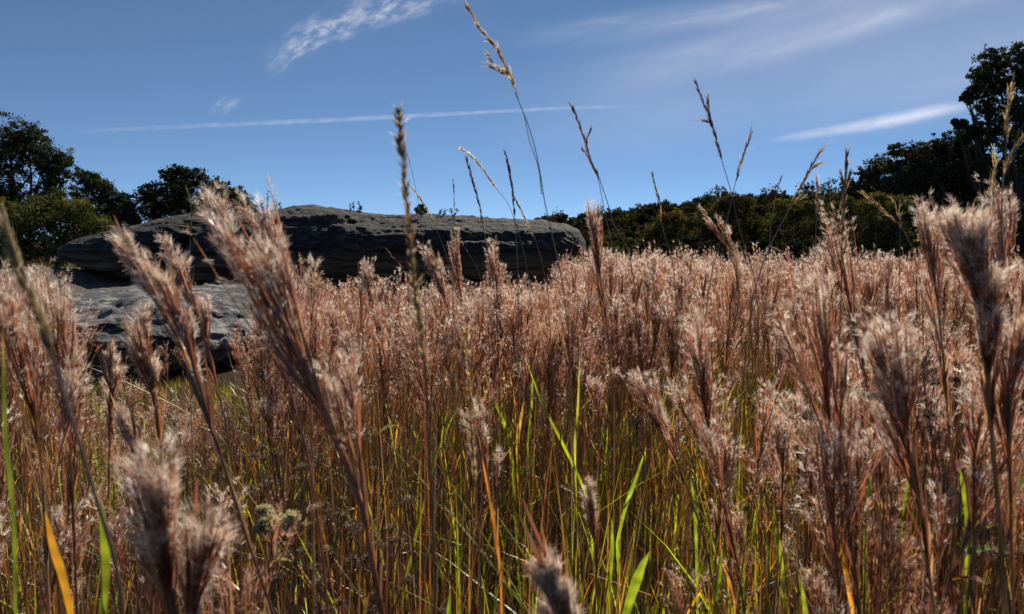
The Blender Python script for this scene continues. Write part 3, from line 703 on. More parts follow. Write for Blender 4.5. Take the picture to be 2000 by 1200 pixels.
# ------------------------------------------------------------------ green grass and dead stalks between
def clumps(x, y): return vnoise(np.stack([x * 7.0, y * 7.0, 0 * x], -1), 61) + .35 * vnoise(np.stack([x * 2.2, y * 2.2, 0 * x + 3], -1), 62)
def blades(n, yr, hr, wr, cols, seed, cond, lean=.35, k=6, power=1.3, w=None):
    r = np.random.default_rng(seed); g = G()
    N_ = n * 6
    y = yr[0] + (yr[1] - yr[0]) * r.random(N_) ** power
    x = r.uniform(-1, 1, N_) * (y * .8 + .4)
    p = 1000 + FPX * x / y
    keep = np.array([in_field(a_, b_) or b_ < 1.2 or (100 < 1000 + FPX * a_ / b_ < 640 and b_ < 5.95) for a_, b_ in zip(x, y)]) & (r.random(N_) < cond(p, y, x))
    x, y = x[keep][:n], y[keep][:n]; m = len(x)
    h = r.uniform(*hr, m) * (1 - .25 * (y > 5)); pp_ = 1000 + FPX * x / y; h = np.where((pp_ > 130) & (pp_ < 485) & (y > 1.1), np.minimum(h * .6, np.maximum(.12, 1.1 - 270 * y / FPX)), h); az = r.uniform(0, 6.28, m); le = lean * r.random(m) ** 1.3
    t = np.linspace(0, 1, k)[None, :, None]
    out = np.stack([np.cos(az), np.sin(az), 0 * az], -1)[:, None]
    droop = (r.random(m) ** 4 * .5)[:, None, None]
    P = np.stack([x, y, terrain(x, y)], -1)[:, None] + h[:, None, None] * (np.array([0, 0, 1.]) * (t - droop * t ** 3) + out * (le[:, None, None] * (t * .4 + t ** 2 * .8) + droop * t ** 2 * .8))
    W = r.uniform(*wr, m)[:, None] * np.interp(t[0, :, 0], [0, .3, .75, 1], [.7, 1, .6, .06])[None]
    face = nrm(np.stack([np.cos(az + 1.57), np.sin(az + 1.57), 0 * az], -1) + r.normal(size=(m, 3)) * .35)
    ribbons(g, P, W, pal(r, m, cols, w), face, r)
    return g
GREEN = [(0.20, 0.25, 0.03), (0.13, 0.17, 0.03), (0.30, 0.29, 0.04), (0.40, 0.26, 0.05), (0.09, 0.12, 0.03), (0.30, 0.17, 0.06)]
def cg(p, y, x):
    c = np.exp(-((p - 1180) / 330) ** 2) + .22 + .6 * ((p > 135) & (p < 480) & (y > 1.6)) + .5 * np.exp(-((p - 1950) / 150) ** 2)
    cl = vnoise(np.stack([x * 3.5, y * 3.5, 0 * x], -1), 8)
    return np.clip(c, 0, 1) * (cl > .08) * .97 + .03
g = blades(3000, (.75, 7), (.30, .74), (.0026, .0075), GREEN, 31, cg, lean=.45, power=1.1)
gw = blades(1100, (1.0, 4.5), (.34, .78), (.004, .010), [(.30, .34, .03), (.22, .30, .03), (.40, .34, .04), (.50, .26, .05)], 36, cg, lean=.9, power=1.0, k=8)
for a_ in range(len(gw.V)): g.add(gw.V[a_], gw.F[a_] - gw.F[a_].min(), gw.K[a_])
tag(obj('green_grass', g, M_LEAF), 'yellow green blades of grass growing between the bluestem stalks', 'grass', kind='stuff')
DRY = [(0.40, 0.12, 0.045), (0.50, 0.19, 0.06), (0.16, 0.06, 0.04), (0.40, 0.28, 0.17), (0.52, 0.25, 0.07), (0.08, 0.04, 0.03), (0.06, 0.03, 0.022), (0.10, 0.05, 0.03), (0.05, 0.035, 0.02)]
g = blades(11500, (.85, 9), (.40, .92), (.0014, .0046), DRY, 32, lambda p, y, x: np.clip(.6 + .4 * (np.abs(p - 1180) > 350), 0, 1) * sstep(-.05, .35, clumps(x, y)), lean=.16, power=1.4)
g2 = blades(8000, (.9, 8), (.15, .45), (.001, .0025), [(0.12, .08, .05), (.2, .14, .09), (.42, .36, .28), (.09, .06, .045)], 33, lambda p, y, x: .8 + 0 * p, lean=1.6)
for a_ in range(len(g2.V)): g.add(g2.V[a_], g2.F[a_] - g2.F[a_].min(), g2.K[a_])
gz = blades(5200, (2.6, 5.9), (.10, .34), (.003, .007), [(.10, .14, .03), (.15, .16, .04), (.08, .06, .035), (.24, .13, .06), (.05, .07, .02), (.16, .09, .05)], 37, lambda p, y, x: ((p > 100) & (p < 640)) * (.3 + .5 * (y > 3.6)), lean=.8, power=.5)
for a_ in range(len(gz.V)): g.add(gz.V[a_], gz.F[a_] - gz.F[a_].min(), gz.K[a_])
g3 = blades(6000, (.9, 6), (.12, .42), (.003, .007), [(.07, .045, .03), (.10, .06, .035), (.06, .07, .025), (.16, .09, .04)], 34, lambda p, y, x: 1 + 0 * p, lean=1.1)  # short dark understory, added to shade and darken the gaps between stems
for a_ in range(len(g3.V)): g.add(g3.V[a_], g3.F[a_] - g3.F[a_].min(), g3.K[a_])
tag(obj('dry_grass', g, M_STEM), 'thin red brown and straw coloured dead stalks filling the field between the heads', 'grass', kind='stuff')
# low dry turf beyond the shelf and at the far side of the field
r = np.random.default_rng(35); g = G()
n = 9000; y = r.uniform(19.5, 36, n); p = np.where(r.random(n) < .45, r.uniform(-200, 420, n), r.uniform(1100, 2150, n)); x = (p - 1000) / FPX * y
h = r.uniform(.08, .32, n); b = np.stack([x, y, terrain(x, y)], -1); d = nrm(r.normal(size=(n, 3)) * .35 + [0, 0, 1])
ribbons(g, np.stack([b, b + d * h[:, None]], 1), np.array([[.03, .008]]), pal(r, n, [(.30, .24, .12), (.36, .30, .17), (.2, .19, .08)]), r=r)
tag(obj('dry_turf', g, M_LEAF), 'short straw coloured grass on the open ground before the trees', 'grass', kind='stuff')

# ------------------------------------------------------------------ tall seed stalks against the sky
TG = 'tall thin grass seed stalks against the sky'
CREAM = [(0.84, 0.76, 0.62), (0.72, 0.62, 0.48)]
DARKS = [(0.26, 0.14, 0.10), (0.38, 0.24, 0.17), (0.18, 0.10, 0.08)]
TAN = [(0.55, 0.43, 0.32), (0.66, 0.54, 0.42)]
def seedstalk(label, pts, D, head, cols, sw=.0011, seed=0, n=110, sl=.007, spw=.0018, side=(), tight=.20, grp=TG, name='grass_stalk', extra=()):
    """pts from the tip down; head = share of the drawn length that carries spikelets"""
    r = np.random.default_rng(600 + seed)
    P = [at(x_, y_, D) for x_, y_ in pts]
    last = P[-1]; d = nrm(last - P[-2]); foot = np.array([last[0] + d[0] * min(.25, last[2] * .4), last[1] + .03, 0.0])
    up = spline(P, 60)
    low = spline([last, (last * .5 + foot * .5) + d * .03, foot], 12)
    ax = np.concatenate([up, low[1:]])
    t = thing(name, label, 'grass stalk', foot, grp)
    st = G(); sp = G()
    stc = pal(r, 1, [(0.26, 0.17, 0.10), (0.32, 0.2, 0.12)])[0]
    k = len(ax); tubes(st, ax[None], np.linspace(sw * .45, sw, k)[None], stc[None], 5)
    for e_ in extra:
        tubes(st, spline([at(x_, y_, D) for x_, y_ in e_], 16)[None], np.linspace(sw * .4, sw * .7, 16)[None], stc[None], 4)
    def spikes(curve, m, tt):
        m = max(6, int(m * .62))
        f = np.sort(r.random(m)) * (len(curve) - 1.001); i = f.astype(int); u = (f - i)[:, None]
        b = curve[i] * (1 - u) + curve[i + 1] * u; tv = nrm(curve[i] - curve[i + 1])      # towards the tip
        rad = r.normal(size=(m, 3)); rad = nrm(rad - (rad * tv).sum(1, keepdims=True) * tv)
        dd = nrm(tv + rad * tt); L_ = sl * r.uniform(.7, 1.4, (m, 1)); b = b + rad * sw * .6
        Pq = np.stack([b, b + dd * L_ * .45, b + dd * L_], 1)
        tubes(sp, Pq, spw * .34 * np.array([[.3, 1., .12]]) * r.uniform(.7, 1.3, (m, 1)), pal(r, m, cols), 4)
        aw = r.random(m) < .5                                                           # awns
        q = b[aw] + dd[aw] * L_[aw]; ribbons(sp, np.stack([q, q + nrm(dd[aw] + r.normal(size=(aw.sum(), 3)) * .3) * L_[aw] * .8], 1), np.array([[.00035, .0002]]), pal(r, int(aw.sum()), cols), r=r)
    nh = int(60 * head); sl = sl * .85
    if nh > 2: spikes(up[:nh], n, tight)
    for sd_ in side:
        c = spline([at(x_, y_, D) for x_, y_ in sd_], 14); tubes(st, c[None], np.linspace(sw * .3, sw * .4, 14)[None], stc[None], 4)
        spikes(c[:12], max(10, n // 4), tight)
    obj('stem', st, M_STEM, t, origin=foot)
    if not sp.empty(): obj('seed_head', sp, M_SEED, t, origin=foot)
    return t
S = seedstalk
S('near blurred brown seed spike standing straight up in front of the boulder', [(779, 215), (781, 270), (788, 330), (795, 400), (800, 460), (806, 530), (814, 600), (826, 680), (835, 800), (842, 950), (850, 1190)], .52, .50, TAN + DARKS[:2] + CREAM, .0011, 1, 420, .006, .0022, tight=.45)
S('tallest cream seed stalk reaching the top edge of the picture', [(905, -2), (925, 35), (950, 72), (972, 98), (990, 135), (1004, 165), (1012, 195), (1030, 240), (1045, 290), (1056, 345), (1063, 390), (1076, 450), (1092, 520), (1110, 640)], 1.0, .32, CREAM + TAN[:1], .0009, 2, 150, .010, .0030, side=[((955, 112), (965, 125), (985, 140), (1000, 160)), ((960, 130), (975, 138), (995, 155))], extra=[((1005, 180), (1022, 220), (1034, 275), (1052, 330), (1058, 380))])
S('slender double stalk with a rust seed tip right of the tallest cream one', [(1117, 208), (1130, 240), (1142, 275), (1152, 310), (1170, 350), (1183, 385), (1200, 440), (1222, 480), (1240, 560)], 1.4, .42, DARKS + TAN, .0011, 3, 150, .011, .0022, side=[((1152, 255), (1146, 275), (1148, 295)), ((1137, 290), (1155, 320), (1175, 355))], extra=[((1150, 300), (1168, 350), (1180, 410), (1196, 480))])
S('tall dark seed stalk left of the forked pair over the shrubs', [(1360, 165), (1372, 195), (1385, 228), (1396, 262), (1406, 300), (1416, 335), (1428, 375), (1440, 430), (1455, 485), (1470, 530), (1480, 600)], 1.3, .36, DARKS + TAN[:1], .0010, 4, 150, .012, .0021, side=[((1371, 235), (1385, 240), (1395, 262)), ((1382, 195), (1384, 215), (1390, 240))])
S('pale seed stalk crossing the tall dark one and leaning right', [(1467, 260), (1458, 288), (1448, 315), (1438, 350), (1431, 380), (1420, 430), (1405, 480), (1392, 525), (1380, 600)], 1.3, .30, TAN + DARKS[:1], .0010, 5, 90, .012, .002)
S('tan seed stalk leaning right over the olive shrub at the hill foot', [(1603, 295), (1588, 318), (1575, 345), (1560, 372), (1548, 395), (1530, 430), (1510, 468), (1492, 510), (1470, 580)], 1.2, .42, TAN, .0013, 6, 120, .011, .0022, side=[((1598, 322), (1585, 330), (1570, 352)), ((1562, 388), (1550, 398), (1538, 415))])
S('upright feathery seed stalk before the left edge of the right bushes', [(1655, 300), (1652, 335), (1650, 370), (1647, 410), (1645, 450), (1643, 560)], 1.2, .55, DARKS + TAN, .0012, 7, 150, .011, .0024, side=[((1661, 340), (1656, 355), (1652, 375)), ((1643, 345), (1647, 360), (1650, 378))])
S('thin straight seed stalk left of the upright feathery one', [(1595, 345), (1596, 380), (1595, 420), (1593, 470), (1592, 520), (1592, 600)], 1.5, .3, TAN, .0010, 8, 60, .012, .002, side=[((1600, 370), (1597, 378), (1596, 395))])
S('arching cream seed stalk drooping left above the boulder', [(904, 293), (918, 303), (930, 315), (945, 333), (955, 348), (965, 362), (975, 375), (990, 395), (1005, 430), (1020, 480), (1035, 560)], 1.5, .36, CREAM, .0007, 9, 130, .010, .0026)
S('dark red seed stalk just below the arching cream one', [(912, 313), (918, 335), (925, 360), (932, 385), (938, 410), (943, 440), (950, 480), (958, 520), (970, 620)], 1.5, .42, DARKS, .0010, 10, 150, .010, .0023)
S('dark red seed stalk standing almost straight right of the arching one', [(986, 296), (993, 325), (999, 360), (1003, 395), (1006, 430), (1009, 470), (1011, 520), (1012, 600)], 1.5, .44, DARKS, .0010, 11, 160, .010, .0025)
S('cream seed stalk leaning left over the lower dark stems near the right boulder end', [(1008, 392), (1020, 415), (1032, 440), (1044, 466), (1055, 500), (1070, 570)], 1.6, .5, CREAM, .0008, 12, 90, .010, .0026)
S('short cream seed stalk beside the near blurred brown spike', [(800, 362), (812, 375), (822, 390), (832, 405), (840, 420), (855, 455), (872, 500), (885, 580)], 1.5, .4, CREAM + TAN, .0009, 13, 90, .009, .0026)
S('hair thin bare stalk next to the near blurred brown spike', [(795, 300), (806, 340), (814, 380), (822, 430), (828, 500), (830, 600)], 1.8, .1, DARKS, .0008, 14, 20, .007, .0015)
S('faint thin stalk above the middle of the boulder', [(885, 350), (887, 385), (887, 420), (885, 480), (884, 570)], 2.2, .3, DARKS, .0009, 15, 50, .009, .002)
S('thin pale seed stalk above the low end of the hill', [(1274, 342), (1280, 368), (1287, 395), (1291, 425), (1298, 460), (1310, 495), (1320, 580)], 1.5, .42, TAN + DARKS[:1], .0010, 16, 80, .012, .002)
S('pale upright seed stalk in front of the left boulder end', [(368, 378), (373, 400), (373, 440), (371, 480), (369, 540), (368, 640)], 1.5, .3, [(.3, .3, .12)], .0009, 17, 40, .011, .002, side=[((395, 388), (385, 400), (375, 425))])
S('pale seed stalk in front of the tall right oak, highest there', [(1972, 172), (1969, 215), (1967, 250), (1964, 300), (1961, 340), (1957, 390), (1955, 470)], 1.0, .35, TAN + CREAM, .0009, 18, 70, .013, .002)
S('pale seed stalk bending in from the right edge', [(2004, 262), (1990, 280), (1976, 302), (1966, 325), (1960, 350), (1957, 400), (1955, 480)], .95, .42, TAN + CREAM, .0010, 19, 90, .012, .0022)
S('pale tufted seed stalk left of the one bending in from the right edge', [(1940, 300), (1942, 325), (1941, 350), (1940, 385), (1938, 440), (1936, 520)], 1.1, .62, CREAM, .0010, 20, 90, .010, .0022)
S('tan seed stalk leaning left before the right bushes', [(1688, 378), (1710, 398), (1735, 420), (1755, 438), (1775, 470), (1800, 560)], 1.3, .4, TAN, .0010, 21, 80, .010, .002)
S('curled pale seed stalk in front of the golden green shrub', [(1742, 388), (1750, 405), (1757, 430), (1758, 460), (1757, 500), (1756, 600)], 1.4, .3, TAN, .0009, 22, 50, .010, .002, side=[((1768, 392), (1760, 402), (1756, 425))])
S('thin dark stalk leaning right before the hill', [(1525, 348), (1518, 372), (1512, 400), (1506, 440), (1500, 520)], 1.8, .25, DARKS, .0008, 23, 30, .01, .002)
S('large blurred grey green seed stalk entering from the left edge', [(-4, 428), (12, 462), (28, 505), (50, 560), (78, 625), (100, 690), (122, 760), (150, 850), (190, 980), (225, 1100), (240, 1200)], .40, .36, [(.5, .42, .26), (.6, .5, .35), (.35, .33, .17)], .0014, 24, 200, .010, .0022, tight=.2)
S('long pale seed column standing in the middle of the field', [(912, 640), (914, 700), (917, 780), (922, 860), (928, 950), (936, 1060), (940, 1190)], .75, .55, CREAM + TAN, .0011, 25, 150, .007, .0022, tight=.3)
for i, (pp, D_) in enumerate([(((757, 490), (790, 530), (820, 575), (850, 640)), 2.2), (((548, 500), (545, 530), (535, 560), (520, 640)), 2.0), (((1104, 468), (1150, 490), (1190, 520), (1230, 600)), 2.4), (((880, 445), (905, 480), (930, 520), (950, 600)), 2.2), (((1502, 480), (1540, 498), (1590, 520), (1640, 560)), 1.9), (((640, 545), (660, 570), (680, 620), (690, 700)), 2.0)]):
    S(['thin bare stem leaning left across the boulder face', 'short thin stem before the left half of the boulder', 'thin drooping stem left of the hill foot', 'thin bare stem crossing below the dark red seed stalks', 'long thin dead stem lying over the heads before the hill', 'tiny pale stem over the heads below the boulder'][i], pp, D_, .35, TAN, .0009, 40 + i, 25, .009, .0016)
# sprigs growing on the boulder
for i, (x0, tops) in enumerate([(530, [(510, 392), (524, 374), (537, 392), (546, 398)]), (690, [(683, 402), (690, 398), (701, 397), (706, 406)]), (868, [(862, 412), (872, 410), (880, 408), (893, 411)])]):
    r = np.random.default_rng(70 + i); b = at(x0, [418, 417, 424][i], 15.4); b[2] -= .06
    t = thing('sprig', ['dark twiggy sprig growing on the boulder top beside the left oak', 'small twiggy sprig on the boulder top left of the small green bush', 'faint low twigs on the boulder top right of the small green bush'][i], 'plant', b)
    g = G(); l = G()
    for (x_, y_) in tops:
        tp = at(x_, y_, 15.4); bb = b + r.normal(size=3) * [.08, .04, 0]
        bb[0] += (tp[0] - b[0]) * .6
        cv = spline([bb, (bb + tp) / 2 + r.normal(size=3) * .01, tp], 10); tubes(g, cv[None], np.linspace(.008, .004, 10)[None], np.array([[.05, .05, .035]]), 4)
        m = 26; f = r.integers(3, 10, m); d = nrm(r.normal(size=(m, 3)) + [0, 0, .5]); q = cv[f]
        ribbons(l, np.stack([q, q + d * .03, q + d * .05], 1), np.array([[.008, .02, .004]]), pal(r, m, [(.06, .08, .03)]), r=r)
    obj('stem', g, M_BARK, t, origin=b); obj('foliage', l, M_TREE, t, origin=b)

# ------------------------------------------------------------------ broad blades and weeds in the foreground
def blade(label, pts, D, w, col, col2=None, name='broadleaf_grass'):
    P = spline([at(x_, y_, D) for x_, y_ in pts], 24); last = P[-1]
    foot = np.array([last[0] + .03, last[1] + .03, 0.0])
    P = np.concatenate([P, spline([last, (last + foot) / 2, foot], 8)[1:]]); k = len(P)
    t = np.linspace(0, 1, k); W = w * np.interp(t, [0, .12, .35, .8, 1], [.05, .55, 1, .7, .5])
    side = nrm(np.array([[1.0, -.35, 0.05]])); g = G()
    fold = np.array([[.35, 1.0, 0.]]); fold = nrm(fold)
    c = np.array(col)[None] * (1 - t[:, None]) + np.array(col2 or col)[None] * t[:, None]
    tipw = np.clip(1 - t / .10, 0, 1)[:, None]; c = c * (1 - tipw) + np.array([.30, .17, .06]) * tipw
    c = c * (1 + .18 * np.sin(t * 37 + len(label)))[:, None]
    for sgn in (-1, 1):                                        # two halves folded along the midrib
        e1 = P + sgn * side * W[:, None] * .5 + fold * W[:, None] * .22
        V = np.stack([P, e1], 1); i = np.arange(k - 1) * 2
        F = np.stack([i, i + 1, i + 3, i + 2], -1); g.add(V, F, np.repeat(c[:, None], 2, 1))
    o = obj(name, g, M_LEAF, origin=foot); return tag(o, label, 'grass blade', 'broad grass blades in the foreground')
blade('wide bright green blade at the left edge of the picture', [(5, 640), (6, 740), (8, 850), (18, 950), (24, 1020), (28, 1190)], .5, .0045, (.09, .13, .025))
blade('wide yellow green blade standing in the lower left corner', [(190, 960), (198, 1030), (202, 1110), (198, 1190)], .5, .0085, (.15, .19, .025))
blade('orange yellow blade in the lower left corner', [(88, 1000), (100, 1070), (118, 1130), (135, 1200)], .5, .0085, (.38, .19, .03))
blade('thin yellow blade arching above the lower left heads', [(570, 835), (470, 830), (360, 832), (260, 840), (170, 856), (110, 880)], 1.1, .0018, (.45, .33, .09))
blade('orange leaning blade in the middle of the green grass', [(1022, 785), (1018, 810), (1012, 840), (1010, 900)], 2.0, .012, (.38, .24, .05))
blade('bright green blade leaning left in the middle of the field', [(962, 775), (975, 805), (988, 840), (1000, 900)], 2.0, .012, (.22, .27, .03))
blade('broad light green blade leaning right near the bottom centre', [(1268, 1078), (1252, 1110), (1238, 1150), (1222, 1200)], 1.0, .014, (.2, .27, .03))
blade('tall straight yellow green blade in the green patch', [(1132, 690), (1128, 800), (1122, 880), (1124, 960), (1130, 1100)], 1.5, .006, (.33, .33, .05))
blade('long green blade leaning left across the green patch', [(1022, 690), (1060, 790), (1105, 880), (1145, 970), (1160, 1100)], 1.4, .006, (.25, .32, .03))
blade('green blade leaning right, right of the single pale head', [(1262, 875), (1240, 940), (1222, 990), (1205, 1060)], 1.5, .008, (.22, .34, .03))
blade('bright yellow green blade right of the bottom centre', [(1512, 960), (1516, 1030), (1525, 1100), (1535, 1200)], 1.0, .007, (.24, .29, .03))
blade('orange tipped blade standing at the bottom right of centre', [(1640, 1040), (1648, 1090), (1658, 1150), (1668, 1210)], .9, .006, (.6, .26, .04))
blade('rusty orange blade at the bottom middle', [(935, 850), (948, 930), (962, 1010), (975, 1100), (980, 1200)], .95, .0042, (.32, .13, .04))
for i, (x_, y_, x2, D_) in enumerate([(1700, 905, 1690, 1.0), (1780, 880, 1760, 1.2), (1348, 930, 1360, 1.2), (1560, 1120, 1575, .9), (880, 1150, 860, .9), (1490, 1010, 1500, 1.2), (1410, 1060, 1395, 1.0), (1195, 1010, 1190, 1.2), (1040, 730, 1030, 1.8), (1870, 900, 1890, 1.0)]):
    blade(['green blade under the pointed right head', 'green blade left of the right foreground weeds', 'slim green blade below the feathery head', 'short lit green blade by the bottom edge right of centre', 'green blade at the bottom edge left of centre', 'slim green blade among stalks right of centre', 'slanting green blade between the feathery stalk and the bottom edge', 'thin green blade beside the single pale head', 'thin green blade topping the green patch', 'green blade by the weeds at the right'][i],
          [(x_, y_), ((x_ + x2) / 2 + 3, y_ + 60), (x2, y_ + 140)], D_, .006, (.18, .24, .03))

WG = 'leafy weeds at the right side of the field'
def weed(label, x_, y_, D, h, nleaf, seed, lw=.016, ll=.055, cols=((.16, .24, .03), (.28, .30, .04), (.10, .16, .03)), grp=WG):
    r = np.random.default_rng(800 + seed); top = at(x_, y_, D); foot = np.array([top[0] + r.normal() * .03, top[1] + .03, 0.])
    cv = spline([foot, (foot + top) / 2 + r.normal(size=3) * [.03, .02, 0], top], 20)
    t = thing('leafy_weed', label, 'weed', foot, grp); g = G(); tubes(g, cv[None], np.linspace(.0024, .001, 20)[None], np.array([[.14, .15, .05]]), 5)
    obj('stem', g, M_STEM, t, origin=foot)
    for q in range(nleaf):
        f = int(19 - (q / nleaf) * 19 * h); b = cv[f]; az = q * 2.4 + r.random(); out = np.array([math.cos(az), math.sin(az), r.uniform(.1, .9)]); out /= np.linalg.norm(out)
        k = np.linspace(0, 1, 8)[:, None]; L_ = ll * r.uniform(.6, 1.3)
        P = b + out * L_ * k + np.array([0, 0, -1.]) * L_ * .35 * k ** 2
        sd_ = nrm(np.cross(out, [0, 0, 1.])[None])[0]; W = lw * r.uniform(.7, 1.2) * np.array([.08, .4, .75, 1, .95, .7, .35, .04])
        lg = G(); c = pal(r, 1, list(cols))[0]; cc = np.repeat(c[None], 8, 0)
        for sgn in (-1, 1):
            e1 = P + sgn * sd_ * W[:, None] * .5 + np.array([0, 0, 1.]) * W[:, None] * .15
            i = np.arange(7) * 2; lg.add(np.stack([P, e1], 1), np.stack([i, i + 1, i + 3, i + 2], -1), np.repeat(cc[:, None], 2, 1))
        obj('leaf', lg, M_WEED, t, origin=foot)
wl = ['leafy weed standing behind the broad dark broomed head', 'leafy weed right of the grey seed cluster', 'low leafy weed with yellow leaves at the right edge', 'leafy weed with long leaves under the very large head', 'leafy green weed at the lower right edge', 'small leafy weed low between the right foreground stalks', 'dark leafy weed left of the right edge halfway up', 'bright leafy weed in front of the pale slab foot']
for i, (x_, y_, D_, n_) in enumerate([(1835, 640, 1.8, 9), (1850, 720, 1.5, 10), (1975, 790, 1.1, 9), (1890, 800, 1.2, 10), (1985, 950, .95, 9), (1860, 1010, 1.2, 8), (1920, 680, 1.7, 9), (250, 800, 2.6, 9)]):
    weed(wl[i], x_, y_, D_, .75, n_, i, *((.022, .07) if i < 7 else (.03, .07)))
weed('leafy weed with lit yellow green leaves in the lower left half', 520, 1100, 1.0, .6, 7, 20, .015, .05, grp='leafy weeds of the left foreground')
weed('tiny leafy weed with a yellow leaf left of centre', 735, 850, 1.6, .6, 6, 21, .016, .05, grp='leafy weeds of the left foreground')
weed('red leaved weed between stalks at the lower right', 1850, 930, .9, .25, 4, 22, .022, .06, cols=((.35, .10, .04), (.28, .09, .05)), grp='red leaved weed')

# flat topped dead flower heads
DG = 'dead brown flower heads on branching stems'
def deadflower(label, x_, y_, D, seed, rad=.016, cols=((.20, .14, .10), (.30, .24, .18), (.12, .08, .06)), n=120, heads=5, cat='dead flower', grp=DG, spread=.035, name='dead_flower'):
    r = np.random.default_rng(500 + seed); top = at(x_, y_, D); foot = np.array([top[0] + r.normal() * .04, top[1] + .05, 0.])
    t = thing(name, label, cat, foot, grp); g = G(); fk = top + [0, .0, -.09]
    cv = spline([foot, (foot + fk) / 2 + r.normal(size=3) * [.03, .02, 0], fk], 16); tubes(g, cv[None], np.linspace(.0022, .0014, 16)[None], np.array([[.11, .07, .045]]), 5)
    for q in range(heads):
        c = top + r.normal(size=3) * [spread, spread, spread * .45]
        if q == 0: c = top
        tubes(g, spline([fk - [0, 0, r.uniform(0, .05)], (fk + c) / 2 + r.normal(size=3) * .006, c], 6)[None], np.linspace(.0011, .0007, 6)[None], np.array([[.11, .07, .045]]), 4)
        h = G(); R = rad * r.uniform(.6, 1.1); m = n
        d = nrm(r.normal(size=(m, 3)) * [1, 1, .8] + [0, 0, .35]); b = c + d * R * r.uniform(.2, .9, (m, 1)) * [1, 1, .55]
        tubes(h, np.stack([b, b + d * R * .16, b + d * R * .34], 1), R * .10 * np.array([[.5, 1., .3]]), pal(r, m, list(cols)), 4)
        mf = m; d = nrm(r.normal(size=(mf, 3)) + [0, 0, .3]); b = c + d * R * .55 * [1, 1, .6]
        ribbons(h, np.stack([b, b + d * R * .6], 1), np.array([[.0005, .0003]]), pal(r, mf, list(cols)), r=r)
        obj('flower_head', h, M_SEED, t, origin=foot)
    obj('stem', g, M_STEM, t, origin=foot)
YAR = ((.55, .52, .38), (.42, .42, .25), (.6, .56, .45))
deadflower('pale cream flat flower head low left of centre, rightmost of its pair', 530, 1022, 1.05, 1, .018, YAR, 220, 4, 'flower', 'pale cream flat flower heads', .012, 'cream_flower')
deadflower('pale cream flat flower head behind the lower left bluestem, leftmost of its pair', 440, 1010, 1.1, 2, .016, YAR, 180, 4, 'flower', 'pale cream flat flower heads', .014, 'cream_flower')
dl = [(540, 885, 1.3, 'dead brown flower cluster above the cream flower pair'), (610, 880, 1.4, 'dead dark flower cluster left of the long leaning stalk'), (575, 935, 1.2, 'dead grey brown flower cluster right above the cream flower'), (560, 1080, 1.0, 'small dead flower cluster just under the cream flower'), (615, 1110, 1.0, 'tan dead flower cluster below the long leaning stalk'), (640, 1190, .9, 'dead tan flower cluster at the bottom edge left of centre'), (730, 1045, .95, 'woolly dead flower cluster at the side of the long stalk foot'), (755, 1110, .95, 'woolly grey dead flower cluster right of the long stalk foot'), (640, 1000, 1.2, 'dark dead flower cluster behind the long stalk'),
      (1680, 795, 1.1, 'grey brown dead flower cluster left of the broad dark head'), (1820, 725, 1.2, 'dark dead flower cluster among the right hand weeds'), (1850, 835, 1.1, 'dead flower cluster in the shade of the very large head'), (1830, 628, 1.6, 'flat grey dead flower cluster just under the field top at right'), (1955, 1080, 1.0, 'dead flower cluster low at the right edge')]
for i, (x_, y_, D_, lb) in enumerate(dl): deadflower(lb, x_, y_, D_, 10 + i, .010 if i < 9 else .012, n=60, heads=6)

# ------------------------------------------------------------------ clouds: thin sheets high in the air
def cloud_mat(name, sx, sy, lo, hi, amax, along, across, streak=0.0, fib=0.0, rot=0.0):
    m, t, out = new_mat(name); N = t.nodes.new; L = t.links.new
    uv = N('ShaderNodeUVMap'); uv.uv_map = 'map'
    mp = N('ShaderNodeMapping'); mp.inputs['Scale'].default_value = (sx, sy, 1); mp.inputs['Rotation'].default_value = (0, 0, rot); L(uv.outputs[0], mp.inputs[0])
    no = N('ShaderNodeTexNoise'); no.inputs['Scale'].default_value = 1; no.inputs['Detail'].default_value = 8; no.inputs['Roughness'].default_value = .6; no.inputs['Distortion'].default_value = fib
    L(mp.outputs[0], no.inputs['Vector'])
    mr = N('ShaderNodeMapRange'); mr.interpolation_type = 'SMOOTHSTEP'; mr.inputs[1].default_value = lo; mr.inputs[2].default_value = hi; mr.inputs[3].default_value = streak; mr.inputs[4].default_value = 1; L(no.outputs['Fac'], mr.inputs[0])
    sp = N('ShaderNodeSeparateXYZ'); L(uv.outputs[0], sp.inputs[0])
    def curve(src, stops):
        r_ = ramp(t, src, [(p, (v, v, v)) for p, v in stops]); r_.color_ramp.interpolation = 'EASE'; return r_.outputs[0]
    a1 = curve(sp.outputs['X'], along); a2 = curve(sp.outputs['Y'], across)
    m1 = N('ShaderNodeMath'); m1.operation = 'MULTIPLY'; L(a1, m1.inputs[0]); L(a2, m1.inputs[1])
    m2 = N('ShaderNodeMath'); m2.operation = 'MULTIPLY'; L(m1.outputs[0], m2.inputs[0]); L(mr.outputs[0], m2.inputs[1])
    m3 = N('ShaderNodeMath'); m3.operation = 'MULTIPLY'; m3.inputs[1].default_value = amax; L(m2.outputs[0], m3.inputs[0])
    tr = N('ShaderNodeBsdfTransparent'); tl = N('ShaderNodeBsdfTranslucent'); tl.inputs[0].default_value = (.95, .95, .97, 1)
    mx = N('ShaderNodeMixShader'); L(m3.outputs[0], mx.inputs[0]); L(tr.outputs[0], mx.inputs[1]); L(tl.outputs[0], mx.inputs[2]); L(mx.outputs[0], out.inputs[0])
    return m
ALT = 2500.0; NCL = [0]
def on_layer(x_, y_):
    ALT = 2500.0 + 60 * NCL[0]
    dx, dz = (x_ - 1000) / FPX, -(y_ - 600) / FPX; f = CA + dz * SA; u = dz * CA - SA
    k = (ALT - EYE) / u; return np.array([dx * k, f * k, ALT])
